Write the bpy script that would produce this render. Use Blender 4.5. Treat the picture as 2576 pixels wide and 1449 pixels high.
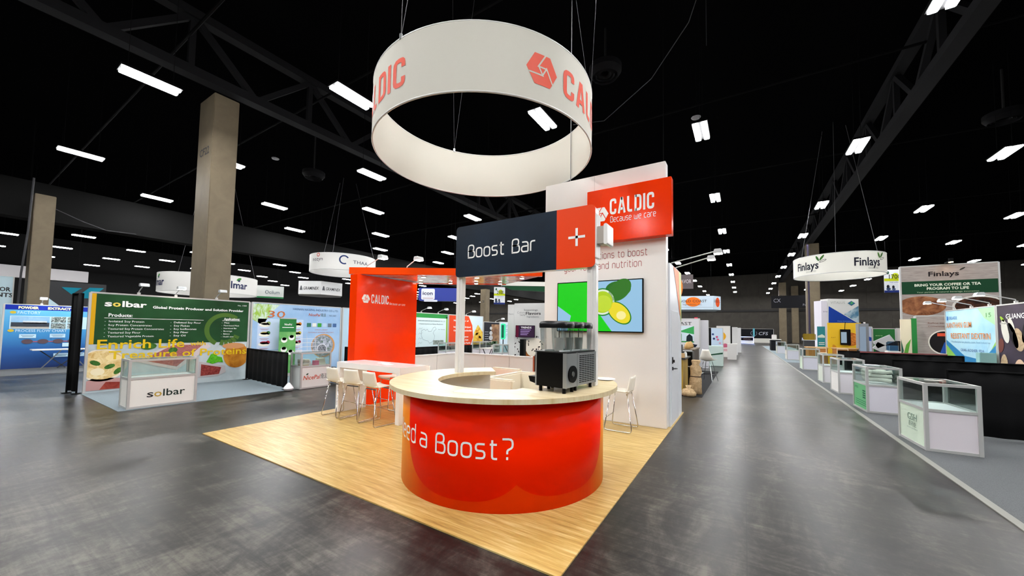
import bpy, bmesh, math, random
from mathutils import Vector, Matrix
random.seed(7)
PI = math.pi; R_ = math.radians
for o in list(bpy.data.objects): bpy.data.objects.remove(o)
scene = bpy.context.scene; COL = scene.collection

# ------------------------------------------------------------ camera
cam = bpy.data.cameras.new('camera'); camo = bpy.data.objects.new('camera', cam); COL.objects.link(camo)
cam.sensor_fit = 'HORIZONTAL'; cam.sensor_width = 36; cam.lens = 36*929/2576; cam.shift_y = 58.5/2576
cam.clip_start = .05; cam.clip_end = 400
_y, _p, _r = R_(32.1), R_(2.78), R_(.9)
F = Vector((-math.sin(_y)*math.cos(_p), math.cos(_y)*math.cos(_p), math.sin(_p)))
R0 = Vector((math.cos(_y), math.sin(_y), 0)); U0 = R0.cross(F)
RR = R0*math.cos(_r)+U0*math.sin(_r); UU = -R0*math.sin(_r)+U0*math.cos(_r)
M = Matrix((RR, UU, -F)).transposed().to_4x4(); M.translation = Vector((0, 0, 1.72))
camo.matrix_world = M; scene.camera = camo
# ------------------------------------------------------------ world, exposure
w = bpy.data.worlds.new('world'); scene.world = w; w.use_nodes = True
w.node_tree.nodes['Background'].inputs[0].default_value = (.5, .55, .6, 1)
w.node_tree.nodes['Background'].inputs[1].default_value = .02
scene.view_settings.view_transform = 'Standard'; scene.view_settings.look = 'None'
scene.view_settings.exposure = 0.0; scene.view_settings.gamma = 1; scene.view_settings.use_curve_mapping = False
LAMP = 163.0          # radiance of the hall's tube lights

# ------------------------------------------------------------ materials
def lin(c):
    c = c/255
    return c/12.92 if c <= .04045 else ((c+.055)/1.055)**2.4
def rgb(h): return (lin(int(h[0:2], 16)), lin(int(h[2:4], 16)), lin(int(h[4:6], 16)), 1)
_m = {}
def mat(h, rough=.5, metal=0, emit=0, coat=0, spec=.5, name=None):
    k = (h, rough, metal, emit, coat, spec)
    if k in _m: return _m[k]
    m = bpy.data.materials.new(name or 'paint_'+h); m.use_nodes = True
    b = m.node_tree.nodes['Principled BSDF']
    b.inputs['Base Color'].default_value = rgb(h); b.inputs['Roughness'].default_value = rough
    b.inputs['Metallic'].default_value = metal; b.inputs['Specular IOR Level'].default_value = spec
    if coat: b.inputs['Coat Weight'].default_value = coat; b.inputs['Coat Roughness'].default_value = .05
    if emit:
        b.inputs['Emission Color'].default_value = rgb(h); b.inputs['Emission Strength'].default_value = emit
    _m[k] = m; return m
class NT:
    """small helper for node materials"""
    def __init__(s, name, rough=.5, spec=.5, coat=0):
        s.m = bpy.data.materials.new(name); s.m.use_nodes = True; s.t = s.m.node_tree
        s.b = s.t.nodes['Principled BSDF']; s.b.inputs['Roughness'].default_value = rough
        s.b.inputs['Specular IOR Level'].default_value = spec
        if coat: s.b.inputs['Coat Weight'].default_value = coat; s.b.inputs['Coat Roughness'].default_value = .04
    def n(s, typ, **kw):
        n = s.t.nodes.new('ShaderNode'+typ)
        for k, v in kw.items(): setattr(n, k, v)
        return n
    def l(s, a, b): s.t.links.new(a, b)
    def coord(s, scale=(1, 1, 1), out='Object', rot=(0, 0, 0)):
        tc = s.n('TexCoord'); mp = s.n('Mapping'); mp.inputs['Scale'].default_value = scale; mp.inputs['Rotation'].default_value = rot
        s.l(tc.outputs[out], mp.inputs[0]); return mp.outputs[0]
    def noise(s, vec, scale=1, detail=4, rough=.55, dist=0):
        n = s.n('TexNoise'); n.inputs['Scale'].default_value = scale; n.inputs['Detail'].default_value = detail
        n.inputs['Roughness'].default_value = rough; n.inputs['Distortion'].default_value = dist
        s.l(vec, n.inputs['Vector']); return n.outputs['Fac']
    def ramp(s, fac, stops, interp='LINEAR'):
        r = s.n('ValToRGB'); r.color_ramp.interpolation = interp; e = r.color_ramp.elements
        while len(e) < len(stops): e.new(.5)
        for i, (p, c) in enumerate(stops): e[i].position = p; e[i].color = rgb(c) if isinstance(c, str) else (c, c, c, 1)
        s.l(fac, r.inputs[0]); return r.outputs[0]
    def math(s, op, a, b=None, c=None):
        n = s.n('Math', operation=op)
        for i, v in enumerate((a, b, c)):
            if v is None: continue
            if isinstance(v, (int, float)): n.inputs[i].default_value = v
            else: s.l(v, n.inputs[i])
        return n.outputs[0]
    def mix(s, fac, a, b, mode='MIX'):
        n = s.n('MixRGB', blend_type=mode)
        for i, v in ((0, fac), (1, a), (2, b)):
            if isinstance(v, str): n.inputs[i].default_value = rgb(v)
            elif isinstance(v, (int, float)): n.inputs[i].default_value = v
            else: s.l(v, n.inputs[i])
        return n.outputs[0]
    def base(s, c): s.l(c, s.b.inputs['Base Color']); return s
    def rgh(s, c): s.l(c, s.b.inputs['Roughness']); return s
    def bump(s, h, strength=.2, dist=.01):
        n = s.n('Bump'); n.inputs['Strength'].default_value = strength; n.inputs['Distance'].default_value = dist
        s.l(h, n.inputs['Height']); s.l(n.outputs[0], s.b.inputs['Normal']); return s
def m_concrete():
    t = NT('polished_concrete', .3, .22)
    v = t.coord(); a = t.noise(v, .45, 5, .6, .4); b = t.noise(t.coord((1, .4, 1)), 2.6, 7, .7, 1.2); c = t.noise(v, 14, 6, .75); d = t.noise(t.coord((.5, 7, 1), rot=(0, 0, .35)), 1.6, 6, .7, .8)
    s = t.math('ADD', t.math('ADD', t.math('MULTIPLY', a, .3), t.math('MULTIPLY', d, .22)), t.math('ADD', t.math('MULTIPLY', b, .33), t.math('MULTIPLY', c, .15)))
    col = t.ramp(s, [(.41, '100f0e'), (.46, '1d1c1a'), (.50, '2b2926'), (.54, '403e39'), (.60, '5f5c54')])
    br = t.n('TexBrick'); br.inputs['Scale'].default_value = 1; br.inputs['Mortar Size'].default_value = .006; br.offset = 0
    br.inputs['Brick Width'].default_value = 9; br.inputs['Row Height'].default_value = 9; br.inputs['Mortar Smooth'].default_value = .6
    t.l(t.coord(), br.inputs['Vector'])
    t.base(t.mix(t.math('MULTIPLY', br.outputs['Fac'], .5), col, '1c1c1e'))
    t.rgh(t.ramp(t.math('ADD', t.math('MULTIPLY', b, .5), t.math('MULTIPLY', d, .5)), [(.38, .30), (.62, .37)]))
    t.bump(t.noise(v, 2.2, 2, .5), .02, .003); return t.m
def m_bamboo(name, s1, rot, cols, rough, spec=.5):
    t = NT(name, rough, spec); v = t.coord((1, 14, 1), rot=(0, 0, rot))
    a = t.noise(v, s1, 5, .6); b = t.noise(t.coord((3, 60, 3), rot=(0, 0, rot)), s1, 3, .6)
    s = t.math('ADD', t.math('MULTIPLY', a, .65), t.math('MULTIPLY', b, .35))
    t.base(t.ramp(s, [(.3, cols[0]), (.5, cols[1]), (.66, cols[2])])); return t.m
def m_fabric(name, a, b, scale=250, rough=.9):
    t = NT(name, rough, .2); v = t.coord(); t.base(t.ramp(t.noise(v, scale, 2), [(.35, a), (.65, b)])); t.bump(t.noise(v, scale, 2), .3, .004); return t.m
def m_mottle(name, stops, scale=4, rough=.5, stretch=(1, 1, 1), dist=.8, detail=4):
    t = NT(name, rough, .15); t.base(t.ramp(t.noise(t.coord(stretch), scale, detail, .6, dist), stops)); return t.m
def m_glass(name='clear_glass', fac=.03, tint='f4faf8'):
    m = bpy.data.materials.new(name); m.use_nodes = True; t = m.node_tree; t.nodes.clear()
    o = t.nodes.new('ShaderNodeOutputMaterial'); mx = t.nodes.new('ShaderNodeMixShader'); tr = t.nodes.new('ShaderNodeBsdfTransparent'); gl = t.nodes.new('ShaderNodeBsdfGlossy')
    tr.inputs[0].default_value = rgb(tint); gl.inputs['Roughness'].default_value = .03
    lw = t.nodes.new('ShaderNodeLayerWeight'); lw.inputs[0].default_value = .25
    ad = t.nodes.new('ShaderNodeMath'); ad.operation = 'MULTIPLY_ADD'; ad.inputs[1].default_value = .4; ad.inputs[2].default_value = fac
    t.links.new(lw.outputs['Fresnel'], ad.inputs[0]); t.links.new(ad.outputs[0], mx.inputs[0])
    t.links.new(tr.outputs[0], mx.inputs[1]); t.links.new(gl.outputs[0], mx.inputs[2]); t.links.new(mx.outputs[0], o.inputs[0]); return m
ORANGE = mat('fb3a00', .14, spec=.22, name='gloss_orange_laminate'); WHITE = mat('e9e6e1', .28, name='white_laminate'); GWHITE = mat('f1efec', .18, name='gloss_white')
INK_W = mat('fbfbf8', .5, name='white_vinyl'); INK_R = mat('e0492b', .5, name='red_print'); BLACK = mat('040405', .35, spec=.14, name='black_plastic'); INK_K = mat('17181c', .6, name='black_print')
ALU = mat('c2c3c1', .4, .35, name='aluminium'); CHROME = mat('d8d8da', .12, 1, name='chrome'); STEEL = mat('a5a8a8', .3, .55, name='brushed_steel')
DRAPE = m_fabric('black_drape_cloth', '050506', '0b0b0d', 90); GLASS = m_glass(); PANELW = mat('e6e4ea', .5, name='white_panel')
COLUMN = m_mottle('column_paint', [(.3, '675d4d'), (.7, '736855')], 1.2, .6); STEELK = mat('060607', .8, spec=.1, name='dark_steel')
TUBE = mat('f9f9f9', .5, emit=LAMP, name='tube_light'); SPOT = mat('fff4e6', .5, emit=60, name='spot_lens')
CARPET = m_fabric('grey_blue_carpet', '727f86', '87939a', 160); CARPET2 = m_fabric('grey_carpet', '54575a', '686b6c', 160)

# ------------------------------------------------------------ object helpers
def tag(o, label=None, cat=None, group=None, kind=None):
    if label: o['label'] = label
    if cat: o['category'] = cat
    if group: o['group'] = group
    if kind: o['kind'] = kind
    return o
def thing(name, label, cat, loc=(0, 0, 0), rz=0, group=None):
    o = bpy.data.objects.new(name, None); COL.objects.link(o); o.empty_display_size = .1
    o.location = loc; o.rotation_euler = (0, 0, rz); return tag(o, label, cat, group)
def link(name, me, parent=None):
    o = bpy.data.objects.new(name, me); COL.objects.link(o)
    if parent: o.parent = parent
    return o
class B:
    def __init__(s): s.v = []; s.f = []
    def add(s, vs, fs):
        n = len(s.v); s.v += [tuple(v) for v in vs]; s.f += [tuple(i+n for i in f) for f in fs]; return s
    def box(s, x0, x1, y0, y1, z0, z1):
        return s.add([(x0, y0, z0), (x1, y0, z0), (x1, y1, z0), (x0, y1, z0), (x0, y0, z1), (x1, y0, z1), (x1, y1, z1), (x0, y1, z1)],
                     [(0, 3, 2, 1), (4, 5, 6, 7), (0, 1, 5, 4), (1, 2, 6, 5), (2, 3, 7, 6), (3, 0, 4, 7)])
    def prism(s, pts, d0, d1, plane='xy'):
        """2d outline (ccw) extruded: plane xy -> z d0..d1, xz -> y d0..d1, yz -> x d0..d1"""
        n = len(pts); f = {'xy': lambda p, d: (p[0], p[1], d), 'xz': lambda p, d: (p[0], d, p[1]), 'yz': lambda p, d: (d, p[0], p[1])}[plane]
        vs = [f(p, d0) for p in pts]+[f(p, d1) for p in pts]
        fs = [tuple(range(n))[::-1], tuple(range(n, 2*n))]+[(i, (i+1) % n, n+(i+1) % n, n+i) for i in range(n)]
        if plane == 'xz': fs = [q[::-1] for q in fs]
        return s.add(vs, fs)
    def tube(s, pts, r, n=8, closed=False):
        P = [Vector(p) for p in pts]; k = len(P); rings = []; u = None
        for i in range(k):
            a = P[i-1] if (i or closed) else P[i]; b = P[(i+1) % k] if (i < k-1 or closed) else P[i]
            t = (b-a).normalized()
            if u is None: u = t.orthogonal().normalized()
            u = (u-t*u.dot(t)).normalized(); q = t.cross(u)
            rings.append([P[i]+(u*math.cos(2*PI*j/n)+q*math.sin(2*PI*j/n))*r for j in range(n)])
        vs = [v for g in rings for v in g]; fs = []
        for i in range(k if closed else k-1):
            a = i*n; b = ((i+1) % k)*n
            fs += [(a+j, a+(j+1) % n, b+(j+1) % n, b+j) for j in range(n)]
        if not closed: fs += [tuple(range(n))[::-1], tuple(range((k-1)*n, k*n))]
        return s.add(vs, fs)
    def bar(s, p, q, w, h=None):
        p = Vector(p); q = Vector(q); h = h or w; t = (q-p).normalized()
        u = t.cross(Vector((0, 0, 1)))
        if u.length < 1e-4: u = Vector((1, 0, 0))
        u.normalize(); k = u.cross(t); vs = [c+u*a*w/2+k*b*h/2 for c in (p, q) for a, b in ((-1, -1), (1, -1), (1, 1), (-1, 1))]
        return s.add(vs, [(0, 1, 2, 3), (7, 6, 5, 4), (0, 4, 5, 1), (1, 5, 6, 2), (2, 6, 7, 3), (3, 7, 4, 0)])
    def lathe(s, prof, n=32, cx=0, cy=0, a0=0, a1=2*PI, cap=False):
        full = abs(a1-a0-2*PI) < 1e-6; m = n if full else n+1
        vs = [(cx+r*math.cos(a0+(a1-a0)*i/n), cy+r*math.sin(a0+(a1-a0)*i/n), z) for i in range(m) for r, z in prof]; k = len(prof); fs = []
        for i in range(n):
            a = i*k; b = ((i+1) % m)*k
            for j in range(k-1): fs.append((a+j, b+j, b+j+1, a+j+1))
        if cap: fs += [tuple(range(k)), tuple(range((m-1)*k, m*k))[::-1]]
        return s.add(vs, fs)
    def cyl(s, x, y, z0, z1, r, n=20, r1=None):
        r1 = r if r1 is None else r1
        return s.lathe([(1e-4, z0), (r, z0), (r1, z1), (1e-4, z1)], n, x, y)
    def grid(s, fn, nu, nv, th=0):
        vs = [Vector(fn(i/nu, j/nv)) for j in range(nv+1) for i in range(nu+1)]; k = nu+1
        fs = [(j*k+i, j*k+i+1, (j+1)*k+i+1, (j+1)*k+i) for j in range(nv) for i in range(nu)]
        s.add(vs, fs)
        return s
    def mesh(s, name, m, smooth=False, bevel=0, seg=2, solid=0, sub=0):
        me = bpy.data.meshes.new(name); me.from_pydata(s.v, [], s.f); me.update()
        bm = bmesh.new(); bm.from_mesh(me)
        if solid: bmesh.ops.solidify(bm, geom=bm.faces[:], thickness=solid)
        bmesh.ops.recalc_face_normals(bm, faces=bm.faces[:])
        if bevel:
            es = [e for e in bm.edges if len(e.link_faces) == 2 and e.calc_face_angle(0) > .6]
            bmesh.ops.bevel(bm, geom=es, offset=bevel, segments=seg, affect='EDGES', clamp_overlap=True)
        bm.to_mesh(me); bm.free()
        if smooth: me.shade_smooth()
        if smooth and smooth != 'all': me.set_sharp_from_angle(angle=R_(40))
        me.materials.append(m); return me
    def build(s, name, m, parent=None, **k): return link(name, s.mesh(name, m, **k), parent)
def rrect(x0, x1, z0, z1, r, n=4):
    p = []
    for cx, cz, a in ((x1-r, z0+r, -PI/2), (x1-r, z1-r, 0), (x0+r, z1-r, PI/2), (x0+r, z0+r, PI)):
        p += [(cx+r*math.cos(a+PI/2*i/n), cz+r*math.sin(a+PI/2*i/n)) for i in range(n+1)]
    return p
def ell(cx, cz, rx, rz, n=28, a0=0, a1=2*PI):
    return [(cx+rx*math.cos(a0+(a1-a0)*i/n), cz+rz*math.sin(a0+(a1-a0)*i/n)) for i in range(n)]
def copytree(o, loc=None, rz=None, label=None, parent=None):
    c = o.copy(); COL.objects.link(c); c.parent = parent
    if loc is not None: c.location = loc
    if rz is not None: c.rotation_euler = (0, 0, rz)
    if label: c['label'] = label
    for ch in o.children: copytree(ch, parent=c)
    return c

# ------------------------------------------------------------ lettering: type and a drawn stroke alphabet
_tx = {}
def typeset(s, bold=0):
    """flat outline of a line of type; returns (verts2d, faces) normalised so that capitals are 1 high and x starts at 0"""
    if (s, bold) in _tx: return _tx[(s, bold)]
    def raw(t):
        cu = bpy.data.curves.new('t', 'FONT'); cu.body = t; cu.offset = bold; cu.resolution_u = 2; cu.fill_mode = 'BOTH'
        ob = bpy.data.objects.new('t', cu); me = ob.to_mesh()
        v = [(q.co.x, q.co.y) for q in me.vertices]; f = [tuple(q.vertices) for q in me.polygons]
        ob.to_mesh_clear(); bpy.data.objects.remove(ob); bpy.data.curves.remove(cu); return v, f
    v, f = raw(s); k = 1/.729
    x0 = min((p[0] for p in v), default=0)
    _tx[(s, bold)] = ([((p[0]-x0)*k, p[1]*k) for p in v], f); return _tx[(s, bold)]
def fillet(pts, r, n, closed):
    out = []; k = len(pts)
    for i, p in enumerate(pts):
        if not closed and i in (0, k-1): out.append(p); continue
        p = Vector(p); a = Vector(pts[i-1])-p; b = Vector(pts[(i+1) % k])-p
        d = min(r, a.length*.48, b.length*.48); A = p+a.normalized()*d; C = p+b.normalized()*d
        for j in range(n+1):
            t = j/n; out.append(tuple(A*(1-t)**2+p*2*t*(1-t)+C*t*t))
    return out
def ribbon(pts, t, closed=False):
    k = len(pts); P = [Vector(p) for p in pts]; L = []; Rr = []
    for i in range(k):
        a = P[i-1] if (i or closed) else None; b = P[(i+1) % k] if (i < k-1 or closed) else None
        d1 = (P[i]-a).normalized() if a is not None else None; d2 = (b-P[i]).normalized() if b is not None else None
        d1 = d1 or d2; d2 = d2 or d1
        n1 = Vector((-d1.y, d1.x)); n2 = Vector((-d2.y, d2.x)); nn = (n1+n2).normalized(); m = t/2/max(.4, nn.dot(n1))
        L.append(P[i]+nn*m); Rr.append(P[i]-nn*m)
    vs = [tuple(q) for q in L+Rr]; fs = [(i, k+i, k+(i+1) % k, (i+1) % k) for i in range(k if closed else k-1)]
    return vs, fs
W_ = .74
GL = {'o': (W_, [('c', [(0, 0), (W_, 0), (W_, 1), (0, 1)])]), 'a': (W_, [('l', [(.06, 1), (W_, 1), (W_, 0)]), ('l', [(W_, 0), (0, 0), (0, .56), (W_, .56)])]),
 's': (W_*.9, [('l', [(.66, 1), (0, 1), (0, .52), (.66, .52), (.66, 0), (0, 0)])]), 't': (.55, [('l', [(.18, 1.32), (.18, 0), (.55, 0)]), ('l', [(0, 1), (.52, 1)])]),
 'r': (.5, [('l', [(0, 0), (0, 1), (.5, 1)])]), 'B': (.86, [('l', [(.06, 0), (.06, 1.4), (.8, 1.4), (.8, .74), (.06, .74)]), ('l', [(.06, .74), (.9, .74), (.9, 0), (-.01, 0)])]),
 'e': (W_, [('l', [(.7, 0), (0, 0), (0, 1), (W_, 1), (W_, .5), (0, .5)])]), 'd': (W_, [('c', [(0, 0), (W_, 0), (W_, 1), (0, 1)]), ('l', [(W_, 1.45), (W_, 0)])]),
 'b': (W_, [('c', [(0, 0), (W_, 0), (W_, 1), (0, 1)]), ('l', [(0, 1.45), (0, 0)])]), 'n': (W_, [('l', [(0, 0), (0, 1), (W_, 1), (W_, 0)])]), 'u': (W_, [('l', [(0, 1), (0, 0), (W_, 0), (W_, 1)])]),
 'i': (.0, [('l', [(0, 0), (0, 1)]), ('l', [(0, 1.24), (0, 1.42)])]), 'l': (.0, [('l', [(0, 0), (0, 1.45)])]), 'c': (.66, [('l', [(.64, 1), (0, 1), (0, 0), (.64, 0)])]),
 'w': (1.15, [('l', [(0, 1), (0, 0), (1.15, 0), (1.15, 1)]), ('l', [(.575, 0), (.575, .8)])]), 'y': (W_, [('l', [(0, 1), (0, 0), (W_, 0)]), ('l', [(W_, 1), (W_, -.4), (.06, -.4)])]),
 'f': (.5, [('l', [(.16, 0), (.16, 1.42), (.54, 1.42)]), ('l', [(0, 1), (.48, 1)])]), 'N': (.9, [('l', [(.05, 0), (.05, 1.4), (.9, 0), (.9, 1.4)])]), 'S': (.86, [('l', [(.82, 1.4), (0, 1.4), (0, .72), (.86, .72), (.86, 0), (0, 0)])]),
 '?': (W_, [('l', [(0, 1.4), (W_, 1.4), (W_, .78), (.36, .62), (.36, .34)]), ('l', [(.36, .14), (.36, -.06)])]), ' ': (.35, [])}
CG = {'C': (.44, [('l', [(.44, .7), (.44, 1), (0, 1), (0, 0), (.44, 0), (.44, .3)])]), 'A': (.54, [('l', [(0, -.09), (.24, 1.09)]), ('l', [(.30, 1.09), (.54, -.09)]), ('l', [(.1, .24), (.44, .24)]), ('l', [(.2, 1.0), (.34, 1.0)])]), 'L': (.34, [('l', [(0, 1.09), (0, 0), (.36, 0)])]),
 'D': (.44, [('l', [(0, -.09), (0, 1.09)]), ('l', [(0, 1), (.44, 1), (.44, 0), (0, 0)])]), 'I': (0, [('l', [(0, -.09), (0, 1.09)])])}
def strokes(s, t=.15, gap=.3, font=GL, rad=.3):
    v = []; f = []; x = t/2
    for ch in s:
        wd, ps = font[ch]
        for kind, p in ps:
            q, g = ribbon(fillet([(a+x, b) for a, b in p], rad, 3, kind == 'c'), t, kind == 'c')
            n = len(v); v += q; f += [tuple(i+n for i in h) for h in g]
        x += wd+gap
    return v, f
def caldic(): 
    v, f = strokes('CALDIC', .19, .33, CG, .2); return [(a, (b+.09)/1.18) for a, b in v], f     # capitals 1 high
class Print:
    """flat print collected per ink on the front (local -y) side of its parent"""
    def __init__(s, parent, y=-.004, step=.0025, s0=0, sg=1, bend=None, name='lettering'):
        s.p = parent; s.y = y; s.st = step; s.s0 = s0; s.sg = sg; s.L = 0; s.d = {}; s.bend = bend; s.name = name
    def _in(s, vs, fs, m, kind):
        if kind == s.name: s.n_ = getattr(s, 'n_', 0)+1
        k = (m.name, s.L, kind, s.n_ if kind == s.name else 0); d = s.d.setdefault(k, [m, [], [], s.L]); n = len(d[1])
        d[1] += vs; d[2] += [tuple(i+n for i in f) for f in fs]
    def X(s, x): return (x-s.s0)*s.sg
    def up(s): s.L += 1; return s
    def poly(s, pts, m):
        if s.clip: pts = [(min(max(a, s.clip[0]), s.clip[1]), b) for a, b in pts]
        s._in([(s.X(a), b) for a, b in pts], [tuple(range(len(pts)))], m, 'printed_graphic'); return s
    clip = None
    def rect(s, x0, x1, z0, z1, m): return s.poly([(x0, z0), (x1, z0), (x1, z1), (x0, z1)], m)
    def disc(s, x, z, rx, rz, m, n=28): return s.poly(ell(x, z, rx, rz, n), m)
    def ring(s, x, z, rx, rz, t, m, a0=0, a1=2*PI, n=28):
        v = []; f = []
        for i in range(n+1):
            a = a0+(a1-a0)*i/n; v += [(s.X(x)+rx*math.cos(a), z+rz*math.sin(a)), (s.X(x)+(rx-t)*math.cos(a), z+(rz-t)*math.sin(a))]
        f = [(2*i, 2*i+2, 2*i+3, 2*i+1) for i in range(n)]; s._in(v, f, m, 'printed_graphic'); return s
    def line(s, pts, t, m, closed=False):
        v, f = ribbon([(s.X(a), b) for a, b in pts], t, closed); s._in(v, f, m, 'printed_graphic'); return s
    def glyphs(s, vf, x, z, h, m, w=None, cap=1.0, align='l', shear=0):
        v, f = vf
        if not v: return s
        x0 = min(p[0] for p in v); x1 = max(p[0] for p in v); sc = h/cap; sx = sc if w is None else w/(x1-x0)
        off = {'l': 0, 'c': -(x1-x0)*sx/2, 'r': -(x1-x0)*sx}[align]
        s._in([(s.X(x)+off+(p[0]-x0)*sx+shear*p[1]*sc, z+p[1]*sc) for p in v], f, m, s.name); return s
    def text(s, t, x, z, h, m, w=None, bold=0, align='l', shear=0): return s.glyphs(typeset(t, bold), x, z, h, m, w, 1.0, align, shear)
    def logo(s, x, z, r, m, bg):
        s._in([(s.X(x)+math.cos(PI/3*i)*r, z+math.sin(PI/3*i)*r) for i in range(6)], [tuple(range(6))], m, 'emblem'); s.L += 1
        for k in range(3):
            v, f = ribbon([(.2, .9), (-.27, .14), (.26, .14)], .085); c_, n_ = math.cos(2*PI/3*k), math.sin(2*PI/3*k)
            s._in([(s.X(x)+(a*c_-b_*n_)*r, z+(a*n_+b_*c_)*r) for a, b_ in v], f, bg, 'emblem_lines')
        s.L -= 1; return s
    def flush(s):
        for (mn, L, kind, _n), (m, v, f, lay) in s.d.items():
            me = bpy.data.meshes.new(kind); y = s.y-s.st*lay
            me.from_pydata([(a, 0, b) for a, b in v], [], f); me.update()
            bm = bmesh.new(); bm.from_mesh(me)
            if s.bend:
                Rd = s.bend; xs = [q.co.x for q in bm.verts]; x = min(xs)
                bmesh.ops.triangulate(bm, faces=bm.faces[:])
                while x < max(xs):
                    x += Rd*.04; bmesh.ops.bisect_plane(bm, geom=bm.verts[:]+bm.edges[:]+bm.faces[:], plane_co=(x, 0, 0), plane_no=(1, 0, 0), dist=1e-6)
                for q in bm.verts:
                    a = q.co.x/Rd; rr = Rd-y; q.co.x = rr*math.sin(a); q.co.y = -rr*math.cos(a)
            else:
                for q in bm.verts: q.co.y = y
            for fc in bm.faces:
                fc.normal_update()
                n = fc.normal; c = fc.calc_center_median()
                if (n.y > 0) if not s.bend else (n.x*c.x+n.y*c.y < 0): fc.normal_flip()
            bm.to_mesh(me); bm.free(); me.materials.append(m); link(kind, me, s.p)

# ============================================================ THE HALL
def struct(name, b, m, **k): return tag(b.build(name, m, **k), kind='structure')
struct('floor', B().box(-80, 45, -16, 86, -.2, 0), m_concrete())
HALLK = mat('0a0a0b', .95, spec=.0, name='black_roof_deck')
struct('ceiling', B().box(-80, 45, -16, 86, 13.2, 13.4), HALLK)
WALLM = m_mottle('grey_beige_wall_panel', [(.3, '3a3733'), (.7, '44413c')], .8, .8)
wb = struct('wall_back', B().box(-80, 45, 86, 86.3, 0, 13.2), mat('2b2a29', .8, name='wall_shadow_gap'))
pm = B().box(-1.52, 1.52, -.12, 0, .02, 5.9).mesh('wall_panel', WALLM); pm2 = B().box(-1.52, 1.52, -.12, 0, 6.2, 13.1).mesh('wall_panel', WALLM)
for i in range(41):
    for me in (pm, pm2): link('wall_panel', me, wb).location = (-79+3.06*i+.6, 86, 0)
struct('trim_1', B().box(-80, 45, 85.7, 85.88, 5.85, 6.25), mat('1c1b1b', .8, name='wall_rail'))
struct('wall_left', B().box(-80.3, -80, -16, 86, 0, 13.2), mat('0e0e0f', .9, name='dark_wall')); struct('wall_right', B().box(45, 45.3, -16, 86, 0, 13.2), WALLM)
struct('wall_front', B().box(-80, 45, -16.3, -16, 0, 13.2), WALLM)
BULK = m_mottle('grey_bulkhead', [(.3, '0d0d0d'), (.7, '101010')], .5, .8)
tag(B().box(-32.0, -31.1, -14, 84, 7.04, 9.0).build('bulkhead_beam', BULK), 'long grey bulkhead crossing the hall behind the tall column', 'bulkhead')
def truss(x, z, label):
    t = thing('roof_truss', label, 'truss', (x, 0, z)); m = mat('19191b', .8, spec=.1, name='truss_steel')
    B().box(-.22, .22, -12, 85, 0, .32).build('bottom_chord', m, t); B().box(-.2, .2, -12, 85, 2.1, 2.4).build('top_chord', m, t)
    ym = B().bar((0, -2.1, .2), (0, 0, 2.2), .2, .2).mesh('diagonal', m); yn = B().bar((0, 2.1, .2), (0, 0, 2.2), .2, .2).mesh('diagonal', m); yv = B().box(-.09, .09, -.09, .09, .2, 2.2).mesh('vertical_strut', m)
    for i in range(22):
        y = -8+4.2*i
        for me in (ym, yn): link('diagonal', me, t).location = (0, y, 0)
        link('vertical_strut', yv, t).location = (0, y, 0)
truss(-16.5, 10.5, 'dark roof truss running above the tall lettered column'); truss(5.6, 10.5, 'dark roof truss running above the right side of the aisle')
for i, y in enumerate((4.5, 9, 18, 27, 40, 55)):
    tag(B().tube([(-60, y, 11.9), (40, y, 11.9)], .05, 6).build('roof_pipe', STEELK), f'thin dark pipe crossing the roof, {["nearest", "second", "third", "fourth", "fifth", "farthest"][i]} of the six', 'pipe', 'pipes under the roof')
def column(x, y, z, label, sx=.95, sy=.95, words=None, side='y'):
    t = thing('building_column', label, 'column', (x, y, 0)); B().box(-sx/2, sx/2, -sy/2, sy/2, 0, z).build('shaft', COLUMN, t, bevel=.02)
    if words:
        p = Print(t, -sy/2-.004); p.text(words[0], 0, words[1], words[2], INK_K, bold=.02, align='c'); p.flush()
    return t
column(-17.2, 5.75, 10.35, 'tall beige column lettered near its top behind the green booth wall', 1.35, .8, ('CF22', 8.1, .3))
column(-29.3, 2.9, 7.9, 'beige column at the far left in front of the bulkhead', 1.1, .66)
column(5.7, 45.5, 10.4, 'beige column behind the round white sign on the right', 1.0, .95)
column(5.7, 78, 10.4, 'farther beige column at the end of the aisle, right side', 1.0, .9, ('CF16', 7.9, .35))
column(8.0, 84.6, 10.4, 'last dim column against the back wall', 1.0, .8, ('CF14', 6.8, .3))
column(-29.4, 40, 7.0, 'pale column under the bulkhead, seen through the orange booth', .9, .9, ('CE', 5.2, .3))
column(-16.5, 80, 10.4, 'pale column by the back wall behind the striped oval sign', 1.0, .9)
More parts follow.
